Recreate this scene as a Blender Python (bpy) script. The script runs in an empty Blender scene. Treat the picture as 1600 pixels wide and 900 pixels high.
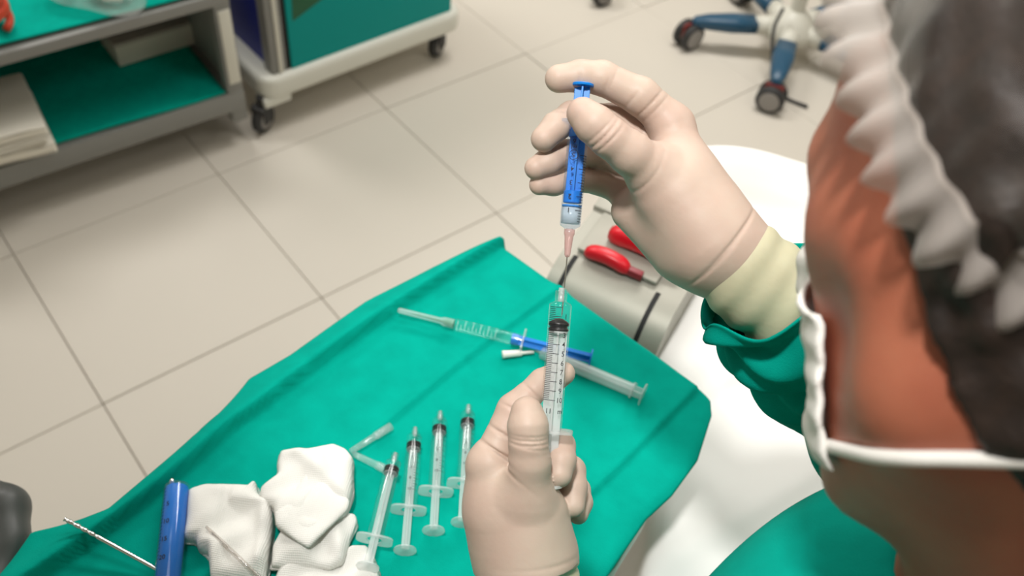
import bpy, bmesh, math, random
import numpy as np
from mathutils import Vector, Matrix
from mathutils.bvhtree import BVHTree

# ------------------------------------------------------------------ camera, world, light, exposure
SC = bpy.context.scene
COL = SC.collection
CAM_H, FPX = 1.757, 1447.5
PITCH, ROLL = math.radians(47.887), math.radians(6.99)
F = Vector((0, math.cos(PITCH), -math.sin(PITCH)))
R0 = Vector((1, 0, 0)); U0 = R0.cross(F)
R = math.cos(ROLL) * R0 + math.sin(ROLL) * U0
U = -math.sin(ROLL) * R0 + math.cos(ROLL) * U0
CAMP = Vector((0, 0, CAM_H))
cd = bpy.data.cameras.new('camera'); cam = bpy.data.objects.new('camera', cd); COL.objects.link(cam)
cam.matrix_world = Matrix(((R.x, U.x, -F.x, 0), (R.y, U.y, -F.y, 0), (R.z, U.z, -F.z, CAM_H), (0, 0, 0, 1)))
cd.sensor_width = 36; cd.lens = 36 * FPX / 1600; cd.clip_start = .02
cd.dof.use_dof = True; cd.dof.focus_distance = .665; cd.dof.aperture_fstop = 6.6
SC.camera = cam
SC.view_settings.view_transform = 'Standard'; SC.view_settings.look = 'None'
SC.view_settings.gamma = 1; SC.view_settings.use_curve_mapping = False
SC.view_settings.exposure = -0.7
W = bpy.data.worlds.new('world'); SC.world = W; W.use_nodes = True
W.node_tree.nodes['Background'].inputs[0].default_value = (1.0, .965, .91, 1)
W.node_tree.nodes['Background'].inputs[1].default_value = .3

def area(name, loc, target, sx, sy, power, col=(1, .975, .94)):
    l = bpy.data.lights.new(name, 'AREA'); l.shape = 'RECTANGLE'; l.size = sx; l.size_y = sy
    l.energy = power; l.color = col
    o = bpy.data.objects.new(name, l); COL.objects.link(o); o.location = loc
    o.rotation_euler = (Vector(target) - Vector(loc)).to_track_quat('-Z', 'Y').to_euler()
    return o
for lx, ly, pw in ((-1.6, 2.9, 72), (.4, 2.9, 80), (-1.9, .2, 8), (1.9, .9, 24), (.1, 1.35, 14)):      # ceiling light panels
    area('ceiling_panel_lamp', (lx, ly, 2.97), (lx, ly, 0), 1.2, .6, pw)
sl = bpy.data.lights.new('surgical_lamp', 'SPOT'); sl.energy = 125; sl.spot_size = math.radians(46); sl.spot_blend = .75
sl.shadow_soft_size = .07; sl.color = (1, .98, .95)
so = bpy.data.objects.new('surgical_lamp', sl); COL.objects.link(so); so.location = (-.16, .16, 2.5)
so.rotation_euler = (Vector((.26, .66, .9)) - so.location).to_track_quat('-Z', 'Y').to_euler()

# ------------------------------------------------------------------ helpers
def at(px, py, depth):
    """world point seen at a pixel of the 1600x900 frame, at a distance along the view axis"""
    return CAMP + depth * (F + R * ((px - 800) / FPX) - U * ((py - 450) / FPX))
def atz(px, py, z):
    d = F + R * ((px - 800) / FPX) - U * ((py - 450) / FPX)
    return CAMP + d * ((CAM_H - z) / -d.z)
def lin(c):
    return tuple((x / 255 / 12.92 if x / 255 <= .04045 else ((x / 255 + .055) / 1.055) ** 2.4) for x in c)

def pbr(name, rgb, rough=.5, metal=0., var=None, bump=None, sss=0., spec=.5, sheen=0., tint=None, coat=0.):
    """rgb in sRGB 0-255; var=(scale, other rgb, contrast); bump=[(scale, strength, kind)...]"""
    m = bpy.data.materials.new(name); m.use_nodes = True
    nt = m.node_tree; b = nt.nodes['Principled BSDF']; L = nt.links
    b.inputs['Base Color'].default_value = (*lin(rgb), 1)
    b.inputs['Roughness'].default_value = rough; b.inputs['Metallic'].default_value = metal
    b.inputs['Specular IOR Level'].default_value = spec
    b.inputs['Sheen Weight'].default_value = sheen
    b.inputs['Coat Weight'].default_value = coat
    if sss:
        b.inputs['Subsurface Weight'].default_value = sss
        b.inputs['Subsurface Radius'].default_value = (.006, .003, .002); b.inputs['Subsurface Scale'].default_value = 1
    tc = nt.nodes.new('ShaderNodeTexCoord')
    if var:
        n = nt.nodes.new('ShaderNodeTexNoise'); n.inputs['Scale'].default_value = var[0]; n.inputs['Detail'].default_value = 5
        r = nt.nodes.new('ShaderNodeValToRGB'); w = var[2] if len(var) > 2 else .2
        r.color_ramp.elements[0].position = .5 - w; r.color_ramp.elements[1].position = .5 + w
        r.color_ramp.elements[0].color = (*lin(rgb), 1); r.color_ramp.elements[1].color = (*lin(var[1]), 1)
        
        if name == 'porcelain_tile':
            gp = nt.nodes.new('ShaderNodeNewGeometry'); L.new(gp.outputs['Position'], n.inputs['Vector'])
        else: L.new(tc.outputs['Object'], n.inputs['Vector']); L.new(n.outputs['Fac'], r.inputs['Fac'])
        L.new(r.outputs['Color'], b.inputs['Base Color'])
    prev = None
    for (s, st, kind) in (bump or []):
        if kind == 'noise':
            t = nt.nodes.new('ShaderNodeTexNoise'); t.inputs['Scale'].default_value = s; t.inputs['Detail'].default_value = 4
            out = t.outputs['Fac']
        elif kind == 'voronoi':
            t = nt.nodes.new('ShaderNodeTexVoronoi'); t.inputs['Scale'].default_value = s; out = t.outputs['Distance']
        else:
            t = nt.nodes.new('ShaderNodeTexWave'); t.inputs['Scale'].default_value = s; t.bands_direction = kind
            t.inputs['Distortion'].default_value = 1.2; t.inputs['Detail Scale'].default_value = .6; out = t.outputs['Fac']
        L.new(tc.outputs['Object'], t.inputs['Vector'])
        bn = nt.nodes.new('ShaderNodeBump'); bn.inputs['Strength'].default_value = st; bn.inputs['Distance'].default_value = .001
        L.new(out, bn.inputs['Height'])
        if prev: L.new(prev, bn.inputs['Normal'])
        prev = bn.outputs['Normal']
    if prev: L.new(prev, b.inputs['Normal'])
    return m

def clear(name, rgb=(255, 255, 255), frost=.06, rough=.05, frost_rgb=(245, 248, 248), gloss=1.45):
    """thin clear or frosted plastic: transparent + a little scattering + fresnel gloss"""
    m = bpy.data.materials.new(name); m.use_nodes = True; nt = m.node_tree; L = nt.links
    nt.nodes.remove(nt.nodes['Principled BSDF']); out = nt.nodes['Material Output']
    t = nt.nodes.new('ShaderNodeBsdfTransparent'); t.inputs[0].default_value = (*lin(rgb), 1)
    d = nt.nodes.new('ShaderNodeBsdfDiffuse'); d.inputs[0].default_value = (*lin(frost_rgb), 1)
    tl = nt.nodes.new('ShaderNodeBsdfTranslucent'); tl.inputs[0].default_value = (*lin(frost_rgb), 1)
    dm = nt.nodes.new('ShaderNodeMixShader'); dm.inputs[0].default_value = .45; L.new(d.outputs[0], dm.inputs[1]); L.new(tl.outputs[0], dm.inputs[2])
    g = nt.nodes.new('ShaderNodeBsdfGlossy'); g.inputs['Roughness'].default_value = rough
    lw = nt.nodes.new('ShaderNodeLayerWeight'); lw.inputs['Blend'].default_value = .5
    pw = nt.nodes.new('ShaderNodeMath'); pw.operation = 'POWER'; L.new(lw.outputs['Facing'], pw.inputs[0]); pw.inputs[1].default_value = 4.5
    fr = nt.nodes.new('ShaderNodeMath'); fr.operation = 'MULTIPLY_ADD'; L.new(pw.outputs[0], fr.inputs[0]); fr.inputs[1].default_value = .6; fr.inputs[2].default_value = (gloss - 1) * .075
    m1 = nt.nodes.new('ShaderNodeMixShader')
    if isinstance(frost, tuple):                              # bunched film: thin and thick patches
        tc = nt.nodes.new('ShaderNodeTexCoord'); nz = nt.nodes.new('ShaderNodeTexNoise'); nz.inputs['Scale'].default_value = 11; nz.inputs['Detail'].default_value = 3
        nz.inputs['Distortion'].default_value = .8
        mr = nt.nodes.new('ShaderNodeMapRange'); mr.inputs[1].default_value = .46; mr.inputs[2].default_value = .72; mr.inputs[3].default_value, mr.inputs[4].default_value = frost
        L.new(tc.outputs['Object'], nz.inputs['Vector']); L.new(nz.outputs['Fac'], mr.inputs[0]); L.new(mr.outputs[0], m1.inputs[0])
    else: m1.inputs[0].default_value = frost
    L.new(t.outputs[0], m1.inputs[1]); L.new(dm.outputs[0], m1.inputs[2])
    m2 = nt.nodes.new('ShaderNodeMixShader'); L.new(fr.outputs[0], m2.inputs[0]); L.new(m1.outputs[0], m2.inputs[1]); L.new(g.outputs[0], m2.inputs[2])
    L.new(m2.outputs[0], out.inputs['Surface'])
    return m

def mesh_obj(name, verts, faces, mat, parent=None, smooth=True):
    me = bpy.data.meshes.new(name); me.from_pydata([tuple(v) for v in verts], [], [tuple(f) for f in faces]); me.update()
    return link(name, me, mat, parent, smooth)
def link(name, me, mat, parent=None, smooth=True):
    if smooth: me.polygons.foreach_set('use_smooth', [True] * len(me.polygons))
    o = bpy.data.objects.new(name, me); COL.objects.link(o)
    if mat is not None and len(me.materials) == 0: me.materials.append(mat)
    if parent is not None: o.parent = parent
    return o
def bm_obj(name, bm, mat, parent=None, smooth=False, bevel=0, seg=2):
    if bevel:
        bmesh.ops.bevel(bm, geom=[e for e in bm.edges if len(e.link_faces) == 2 and e.calc_face_angle(0) > .6], offset=bevel, segments=seg, affect='EDGES', profile=.6)
    bmesh.ops.recalc_face_normals(bm, faces=bm.faces[:])
    me = bpy.data.meshes.new(name); bm.to_mesh(me); bm.free()
    o = link(name, me, mat, parent, smooth)
    if not smooth and bevel: me.shade_smooth(); me.set_sharp_from_angle(angle=.5)
    return o
def box(bm, c, s, rot=None):
    m = Matrix.Translation(c) @ (rot.to_4x4() if rot else Matrix.Identity(4)) @ Matrix.Diagonal((*s, 1))
    return bmesh.ops.create_cube(bm, size=1, matrix=m)['verts']
def cyl(bm, a, b, r1, r2=None, n=20, caps=True):
    a, b = Vector(a), Vector(b); d = b - a
    m = Matrix.Translation((a + b) / 2) @ d.to_track_quat('Z', 'Y').to_matrix().to_4x4()
    return bmesh.ops.create_cone(bm, cap_ends=caps, segments=n, radius1=r1, radius2=r1 if r2 is None else r2, depth=d.length, matrix=m)['verts']
def lathe(prof, n=28, z=True):
    """closed or open profile of (r, z) turned about Z"""
    v, f = [], []
    for (r, h) in prof:
        for k in range(n):
            a = 2 * math.pi * k / n; v.append((r * math.cos(a), r * math.sin(a), h))
    for i in range(len(prof) - 1):
        for k in range(n):
            f.append((i * n + k, i * n + (k + 1) % n, (i + 1) * n + (k + 1) % n, (i + 1) * n + k))
    return v, f
def tube(path, rad, n=12, cap=True, up=None):
    """tube along points; rad a number or list"""
    P = [Vector(p) for p in path]; v, f = [], []
    rr = rad if isinstance(rad, (list, tuple)) else [rad] * len(P)
    x = None
    for i, p in enumerate(P):
        t = (P[min(i + 1, len(P) - 1)] - P[max(i - 1, 0)]).normalized()
        if x is None:
            x = t.orthogonal().normalized() if up is None else (Vector(up) - t * t.dot(Vector(up))).normalized()
        else:
            x = (x - t * t.dot(x)).normalized()
        y = t.cross(x)
        for k in range(n):
            a = 2 * math.pi * k / n; v.append(p + rr[i] * (math.cos(a) * x + math.sin(a) * y))
    for i in range(len(P) - 1):
        for k in range(n):
            f.append((i * n + k, i * n + (k + 1) % n, (i + 1) * n + (k + 1) % n, (i + 1) * n + k))
    if cap:
        f.append(tuple(range(n))[::-1]); f.append(tuple((len(P) - 1) * n + k for k in range(n)))
    return v, f
def spline(pts, n):
    """Catmull-Rom through points, n samples"""
    P = [Vector(p) for p in pts]; P = [P[0] * 2 - P[1]] + P + [P[-1] * 2 - P[-2]]
    out = []; m = len(P) - 3
    for i in range(n):
        t = i / (n - 1) * m; k = min(int(t), m - 1); t -= k
        a, b, c, d = P[k:k + 4]
        out.append(.5 * ((2 * b) + (c - a) * t + (2 * a - 5 * b + 4 * c - d) * t * t + (3 * b - a - 3 * c + d) * t ** 3))
    return out
def empty(name, loc=(0, 0, 0), rot=None):
    o = bpy.data.objects.new(name, None); COL.objects.link(o); o.location = loc; o.empty_display_size = .05
    if rot is not None: o.rotation_mode = 'QUATERNION'; o.rotation_quaternion = rot
    return o
def tag(o, label=None, cat=None, group=None, kind=None):
    if label: o['label'] = label
    if cat: o['category'] = cat
    if group: o['group'] = group
    if kind: o['kind'] = kind
    return o
def copy_thing(o):
    r = o.copy(); COL.objects.link(r)
    for c in list(o.children):
        k = c.copy(); COL.objects.link(k); k.parent = r
        for g in list(c.children):
            q = g.copy(); COL.objects.link(q); q.parent = k
    return r
class Noise:
    """cheap smooth value noise for numpy arrays: sum of sines with random directions"""
    def __init__(s, seed, n=10, lo=.6, hi=1.6, dim=3):
        g = np.random.default_rng(seed); d = g.normal(size=(n, dim)); d /= np.linalg.norm(d, axis=1)[:, None]
        s.k = d * g.uniform(lo, hi, (n, 1)); s.p = g.uniform(0, 6.28, n)
    def __call__(s, *c):
        t = 0
        for k, p in zip(s.k, s.p): t = t + np.sin(sum(ki * ci for ki, ci in zip(k, c)) + p)
        return t / math.sqrt(len(s.p))

# ------- signed distance modelling: smooth bodies, hands and clothes as single continuous meshes
def surface_nets(fn, lo, hi, h):
    lo = np.array(lo, float); hi = np.array(hi, float); n = np.ceil((hi - lo) / h).astype(int) + 1
    ax = [np.float32(lo[i] + h * np.arange(n[i])) for i in range(3)]
    V = np.empty(n, np.float32)
    for i in range(0, n[0], 24):
        X, Y, Z = np.meshgrid(ax[0][i:i + 24], ax[1], ax[2], indexing='ij'); V[i:i + 24] = fn(X, Y, Z)
    S = V < 0
    cor = [(a, b, c) for a in (0, 1) for b in (0, 1) for c in (0, 1)]
    sl = lambda A, o: A[o[0]:n[0] - 1 + o[0], o[1]:n[1] - 1 + o[1], o[2]:n[2] - 1 + o[2]]
    cnt = sum(sl(S, o).astype(np.int8) for o in cor)
    cells = np.argwhere((cnt > 0) & (cnt < 8))
    idx = -np.ones(n - 1, np.int64); idx[tuple(cells.T)] = np.arange(len(cells))
    vals = [V[tuple((cells + np.array(o)).T)] for o in cor]
    acc = np.zeros((len(cells), 3)); c2 = np.zeros(len(cells))
    for a in range(8):
        for b in range(a + 1, 8):
            oa, ob = np.array(cor[a]), np.array(cor[b])
            if abs(oa - ob).sum() != 1: continue
            m = (vals[a] < 0) != (vals[b] < 0)
            t = np.where(m, vals[a] / np.where(m, vals[a] - vals[b], 1), 0)
            acc += np.where(m[:, None], oa + t[:, None] * (ob - oa), 0); c2 += m
    verts = lo + h * (cells + acc / c2[:, None])
    faces = []
    for d in range(3):
        e = [0, 0, 0]; e[d] = 1; u, w = (d + 1) % 3, (d + 2) % 3
        A = S[:n[0] - e[0], :n[1] - e[1], :n[2] - e[2]]; B = S[e[0]:, e[1]:, e[2]:]
        p = np.argwhere(A != B); p = p[(p[:, u] > 0) & (p[:, w] > 0) & (p[:, u] < n[u] - 1) & (p[:, w] < n[w] - 1)]
        fl = A[tuple(p.T)]
        def g(du, dw):
            q = p.copy(); q[:, u] -= du; q[:, w] -= dw; return idx[tuple(q.T)]
        q = np.stack([g(0, 0), g(1, 0), g(1, 1), g(0, 1)], 1)
        q[~fl] = q[~fl][:, ::-1]; faces.append(q)
    return verts, np.concatenate(faces)
def smin(a, b, k):
    h = np.maximum(k - np.abs(a - b), 0) / k
    return np.minimum(a, b) - h * h * k * .25
def smax(a, b, k): return -smin(-a, -b, k)
def cone(X, Y, Z, a, b, ra, rb):
    a = np.asarray(a, np.float32); ab = np.asarray(b, np.float32) - a; L = float(ab @ ab)
    x, y, z = X - a[0], Y - a[1], Z - a[2]
    t = np.clip((x * ab[0] + y * ab[1] + z * ab[2]) / L, 0, 1)
    return np.sqrt((x - t * ab[0]) ** 2 + (y - t * ab[1]) ** 2 + (z - t * ab[2]) ** 2) - (ra + t * (rb - ra))
def ball(X, Y, Z, c, r): return np.sqrt((X - c[0]) ** 2 + (Y - c[1]) ** 2 + (Z - c[2]) ** 2) - r
def ell(X, Y, Z, c, r):
    k = np.sqrt(((X - c[0]) / r[0]) ** 2 + ((Y - c[1]) / r[1]) ** 2 + ((Z - c[2]) / r[2]) ** 2)
    return (k - 1) * min(r) * (.55 + .45 * max(r) / min(r) * 0 + .45)
def sdf_obj(name, fn, lo, hi, h, mat, parent=None, smooth_it=2):
    v, f = surface_nets(fn, lo, hi, h)
    me = bpy.data.meshes.new(name); me.from_pydata(v.tolist(), [], f.tolist()); me.update()
    if smooth_it:
        bm = bmesh.new(); bm.from_mesh(me)
        for _ in range(smooth_it): bmesh.ops.smooth_vert(bm, verts=bm.verts, factor=.5, use_axis_x=True, use_axis_y=True, use_axis_z=True)
        bm.to_mesh(me); bm.free()
    return link(name, me, mat, parent)

# ------------------------------------------------------------------ materials
M_tile = pbr('porcelain_tile', (216, 210, 199), .55, var=(3.2, (206, 198, 185), .2), bump=[(60, .06, 'noise')])
M_grout = pbr('grout', (208, 200, 187), .9)
M_drape = pbr('nonwoven_teal', (0, 168, 149), .9, var=(38, (0, 152, 135), .3), bump=[(900, .12, 'voronoi'), (70, .25, 'noise')], spec=.06)
M_gown = pbr('gown_teal', (0, 150, 133), .85, var=(60, (0, 140, 124), .3), bump=[(1100, .18, 'voronoi'), (45, .25, 'noise')], spec=.06)
M_sheet = pbr('white_cotton', (240, 238, 235), .9, bump=[(700, .06, 'noise'), (14, .3, 'noise')], spec=.1)
M_gauze = pbr('gauze', (238, 237, 232), .95, bump=[(190, .28, 'X'), (190, .28, 'Y'), (70, .5, 'noise')], spec=.05)
M_glove = pbr('latex', (196, 177, 161), .5, var=(34, (190, 162, 148), .3), bump=[(210, .16, 'noise'), (40, .25, 'noise')], sss=.12, spec=.35)
M_cuff = pbr('latex_cuff', (196, 190, 160), .5, var=(30, (188, 180, 150), .3), bump=[(180, .2, 'noise'), (40, .4, 'noise')], sss=.1, spec=.35)
M_skin = pbr('skin', (172, 104, 78), .5, var=(26, (156, 84, 62), .25), bump=[(500, .2, 'noise')], sss=.25)
M_hair = pbr('hair', (42, 28, 20), .6, var=(90, (24, 16, 12), .2), bump=[(300, .6, 'noise')])
M_mask = pbr('mask_white', (232, 230, 224), .9, bump=[(400, .1, 'noise')])
M_grey = pbr('grey_enamel', (132, 132, 128), .45, bump=[(300, .05, 'noise')])
M_greylight = pbr('light_grey_plastic', (214, 212, 200), .4)
M_white = pbr('white_plastic', (222, 222, 212), .35)
M_tealpanel = pbr('teal_panel', (0, 152, 148), .5, spec=.15)
M_greendark = pbr('dark_green_print', (0, 84, 48), .5)
M_bluepanel = pbr('blue_panel', (12, 38, 160), .5)
M_rubber = pbr('dark_rubber', (48, 48, 48), .6)
M_hubgrey = pbr('wheel_hub_grey', (150, 146, 142), .5)
M_redplastic = pbr('dark_red_plastic', (120, 40, 36), .45)
M_blueleg = pbr('blue_enamel', (32, 78, 106), .35)
M_red = pbr('red_grip', (206, 18, 36), .35)
M_redstem = pbr('dark_red_stem', (128, 22, 34), .4)
M_steel = pbr('brushed_steel', (158, 156, 145), .5, metal=.3, bump=[(90, .04, 'noise')])
M_chrome = pbr('chrome', (226, 228, 228), .14, metal=1)
M_black = pbr('black_slot', (14, 14, 14), .7)
M_stopper = pbr('black_stopper', (8, 8, 10), .4)
M_ink = pbr('scale_ink', (24, 26, 34), .6)
M_bluepl = pbr('blue_plunger', (0, 124, 214), .32, sss=.05)
M_darkplastic = pbr('dark_grey_plastic', (76, 78, 77), .45)
M_linen = pbr('folded_linen', (232, 227, 214), .9, bump=[(120, .2, 'noise')])
M_carton = pbr('white_carton', (216, 210, 196), .7)
M_orange = pbr('orange_cable', (196, 62, 30), .5)
M_clear = clear('clear_plastic', frost=.015, rough=.06)
M_frost = clear('frosted_plastic', frost=.34, rough=.25)
M_frost_dense = clear('white_translucent_plastic', frost=.66, rough=.25)
M_liquid = clear('clear_label', frost=.85, rough=.3)
M_cap = clear('needle_cap_plastic', frost=.34, rough=.2)
M_bag = clear('bag_film', frost=.2, rough=.12, gloss=1.7)
M_pink = clear('pink_hub', (252, 232, 230), frost=.5, rough=.2, frost_rgb=(240, 206, 204))
M_net = clear('cap_film', frost=(.03, .6), rough=.6, frost_rgb=(206, 204, 196), gloss=1.05)
M_frill = clear('cap_frill_film', frost=.52, rough=.6, frost_rgb=(214, 204, 196), gloss=1.05)
M_bluefluid = clear('blue_tint_barrel', (240, 247, 255), frost=.05, rough=.05, frost_rgb=(190, 215, 245))

# ------------------------------------------------------------------ floor of single tiles
M_wall = pbr('wall_paint', (204, 200, 190), .8)
for nm, c, sz in (('wall_back', (-.1, 4.75, 1.45), (6.4, .1, 3.1)), ('wall_front', (-.1, -1.75, 1.45), (6.4, .1, 3.1)), ('wall_left', (-3.25, 1.5, 1.45), (.1, 6.6, 3.1)), ('wall_right', (3.05, 1.5, 1.45), (.1, 6.6, 3.1)), ('ceiling', (-.1, 1.5, 3.05), (6.4, 6.6, .1))):
    b_ = bmesh.new(); box(b_, c, sz); tag(bm_obj(nm, b_, M_wall), kind='structure')
for nm, c, sz in (('baseboard_back', (-.1, 4.69, .05), (6.2, .02, .1)), ('baseboard_left', (-3.19, 1.5, .05), (.02, 6.3, .1))):
    b_ = bmesh.new(); box(b_, c, sz); tag(bm_obj(nm, b_, M_greylight, bevel=.003), kind='structure')
TS, TA, TOX, TOY = .55, math.radians(43.652), .1338, 1.3911
fl = bm_obj('floor', (lambda b: (box(b, (-.1, 1.5, -.06), (6.4, 6.6, .1)), b)[1])(bmesh.new()), M_grout)
tag(fl, kind='structure')
bm = bmesh.new(); box(bm, (0, 0, -.005), (TS - .0019, TS - .0019, .010))
tile_me = None
ca, sa = math.cos(TA), math.sin(TA)
rng = random.Random(3)
for i in range(-9, 10):
    for j in range(-9, 10):
        gx, gy = (i + .5) * TS + TOX, (j + .5) * TS + TOY
        x, y = ca * gx - sa * gy, sa * gx + ca * gy
        if not (-3.1 < x < 2.9 and -.9 < y < 4.9): continue
        if tile_me is None:
            t = bm_obj('tile', bm, M_tile, fl, bevel=.0015, seg=1); tile_me = t.data
        else:
            t = bpy.data.objects.new('tile', tile_me); COL.objects.link(t); t.parent = fl
        t.location = (x, y, rng.uniform(-.0006, .0006)); t.rotation_euler = (0, 0, TA)

# ------------------------------------------------------------------ generic castor
def caster(parent, p, r=.05, w=.028, face=(1, 0), fork_mat=None, hub=None, ring=None, top=.11):
    """twin-free wheel on a fork: wheel part with hub sub-part"""
    p = Vector(p); d = Vector((face[0], face[1], 0)).normalized()
    v, f = lathe([(r * .25, -w / 2), (r * .86, -w / 2), (r, -w * .32), (r, w * .32), (r * .86, w / 2), (r * .25, w / 2), (r * .25, -w / 2)], 28)
    q = d.to_track_quat('Z', 'Y')
    wheel = mesh_obj('wheel', [q @ Vector(a) + p + Vector((0, 0, r)) for a in v], f, M_rubber, parent)
    bm = bmesh.new()
    cyl(bm, p + Vector((0, 0, r)) - d * (w * .56), p + Vector((0, 0, r)) + d * (w * .56), r * .66, n=24)
    bm_obj('hub', bm, hub or M_hubgrey, wheel, bevel=.002)
    bm = bmesh.new()
    s = d.cross(Vector((0, 0, 1)))
    rot = Matrix((d, s, Vector((0, 0, 1)))).transposed()
    for sg in (-1, 1):
        box(bm, p + d * sg * (w * .72) + Vector((0, 0, r * 1.35)), (.004, r * .9, r * 1.1), rot)
    box(bm, p + Vector((0, 0, r * 1.95)), (w * 1.5, r * 1.2, r * .3), rot)
    cyl(bm, p + Vector((0, 0, r * 1.9)), p + Vector((0, 0, top)), .012, n=14)
    bm_obj('fork', bm, fork_mat or M_rubber, parent, bevel=.002)
    return wheel

# ------------------------------------------------------------------ shelf trolley at upper left
def frame3(o, xdir):
    """local frame matrix: x along a horizontal direction, y into the thing, z up"""
    x = Vector((xdir[0], xdir[1], 0)).normalized(); z = Vector((0, 0, 1)); y = z.cross(x)
    m = Matrix((x, y, z)).transposed().to_4x4(); m.translation = o; return m
def local_box(bm, m, lo, hi):
    c = [(lo[i] + hi[i]) / 2 for i in range(3)]; s = [hi[i] - lo[i] for i in range(3)]
    bmesh.ops.create_cube(bm, size=1, matrix=m @ Matrix.Translation(c) @ Matrix.Diagonal((*s, 1)))
cr = atz(386, 168, .12); cl = atz(0, 297, .12)
tx = (cr - cl).normalized(); TM = frame3(Vector((cr.x, cr.y, 0)), tx)          # origin: right front foot, +x right, +y back
TL, TD = 1.25, .50
trolley = tag(empty('shelf_trolley', TM.translation), 'grey metal trolley with two teal-draped open shelves at upper left', 'trolley')
TI = Matrix.Translation(-TM.translation)
def tl(name, mat, lo, hi, bevel=.004, m=None):
    bm = bmesh.new(); local_box(bm, TI @ (m or TM), lo, hi); return bm_obj(name, bm, mat, trolley, bevel=bevel)
Z1, Z2 = .180, .475
tl('shelf', M_grey, (-TL, 0, Z1 - .060), (0, TD, Z1))
tl('shelf', M_grey, (-TL, 0, Z2 - .030), (0, TD, Z2))
for (x, y) in ((-.045, 0), (-TL, 0), (-.045, TD - .045), (-TL, TD - .045)):
    p = tl('post', M_grey, (x, y + .002, Z1 - .10), (x + .045, y + .045, 1.0), .006)
    bm = bmesh.new(); local_box(bm, TI @ TM, (x + .008, y - .003, Z1 + .03), (x + .04, y + .006, Z2 - .045))
    bm_obj('post_insert', bm, M_greylight, p, bevel=.002)
tl('side_panel', M_grey, (-.03, .04, Z1 - .02), (-.022, TD - .04, Z2 - .03), .001)
tl('back_panel', M_grey, (-TL + .02, TD - .03, Z1), (-.03, TD - .022, Z2 - .05), .001)
for (x, y) in ((-.22, .20), (-TL + .06, .05), (-.06, TD - .05), (-TL + .06, TD - .05)):
    caster(trolley, TI @ TM @ Vector((x, y, 0)), .04, face=(tx.y, -tx.x), top=Z1 - .07)
def shelf_drape(z, xr, seed, label, x0=-TL + .05, front=.012):
    nx, ny = 90, 34; nz = Noise(seed, 8, 6, 26, 2); v, f = [], []
    for i in range(nx):
        for j in range(ny):
            s, t = i / (nx - 1), j / (ny - 1)
            x = x0 + (xr - x0) * s; y = front + (TD - .06 - front) * t
            y += .006 * float(nz(np.float64(x * .6), np.float64(0.))) * (1 - t)
            h = .004 + .0022 * (float(nz(np.float64(x), np.float64(y))) + 1.5)
            v.append(TM @ Vector((x, y, z + h)))
    for i in range(nx - 1):
        for j in range(ny - 1): f.append((i * ny + j, (i + 1) * ny + j, (i + 1) * ny + j + 1, i * ny + j + 1))
    o = mesh_obj('shelf_drape', v, f, M_drape); md = o.modifiers.new('s', 'SOLIDIFY'); md.thickness = .002; md.offset = 1
    return tag(o, label, 'drape')
shelf_drape(Z1, -.05, 5, 'teal cloth covering the lower shelf of the grey trolley')
shelf_drape(Z2, -.05, 6, 'teal cloth covering the upper shelf of the grey trolley')
# carton on lower shelf
a, b_ = TM.inverted() @ atz(188, 106, Z1 + .008), TM.inverted() @ atz(307, 69, Z1 + .008)
ang = math.atan2((b_ - a).y, (b_ - a).x); wbox = (b_ - a).length
BM = TM @ Matrix.Translation((a.x, a.y, Z1 + .0105)) @ Matrix.Rotation(ang, 4, 'Z')
carton = empty('carton', BM.translation); BI = Matrix.Translation(-BM.translation)
tag(carton, 'flat white cardboard box at the back of the lower trolley shelf', 'box')
bm = bmesh.new(); local_box(bm, BI @ BM, (0, 0, 0), (wbox, .13, .062)); bm_obj('carton_body', bm, M_carton, carton, bevel=.002)
bm = bmesh.new(); local_box(bm, BI @ BM, (-.003, -.003, .062), (wbox + .003, .133, .072)); bm_obj('carton_lid', bm, pbr('carton_lid', (176, 166, 156), .7), carton, bevel=.002)
# folded linen
LM = TM @ Matrix.Translation(TM.inverted() @ atz(92, 240, Z1 + .01)); LI = None
linen_pts = TM.inverted() @ atz(6, 262, Z1 + .01); lp2 = TM.inverted() @ atz(92, 238, Z1 + .01)
ang = math.atan2((lp2 - linen_pts).y, (lp2 - linen_pts).x)
LM = TM @ Matrix.Translation((lp2.x, lp2.y, Z1 + .011)) @ Matrix.Rotation(ang, 4, 'Z')
linen = tag(empty('folded_linen', LM.translation), 'stack of folded white towels on the lower trolley shelf', 'towel')
LI = Matrix.Translation(-LM.translation)
for k, (dx, dz, h) in enumerate(((0, 0, .034), (-.012, .035, .022), (-.006, .058, .03))):
    bm = bmesh.new(); local_box(bm, LI @ LM, (-.30 + dx, .0 + dx * .3, dz), (dx, .24, dz + h))
    bmesh.ops.subdivide_edges(bm, edges=bm.edges[:], cuts=5, use_grid_fill=True)
    nz = Noise(20 + k, 8, 12, 40, 3)
    for q in bm.verts: q.co.z += .0025 * float(nz(*[np.float64(c) for c in q.co]))
    bm_obj('towel_layer', bm, M_linen, linen, bevel=.008, seg=3, smooth=True)
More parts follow.
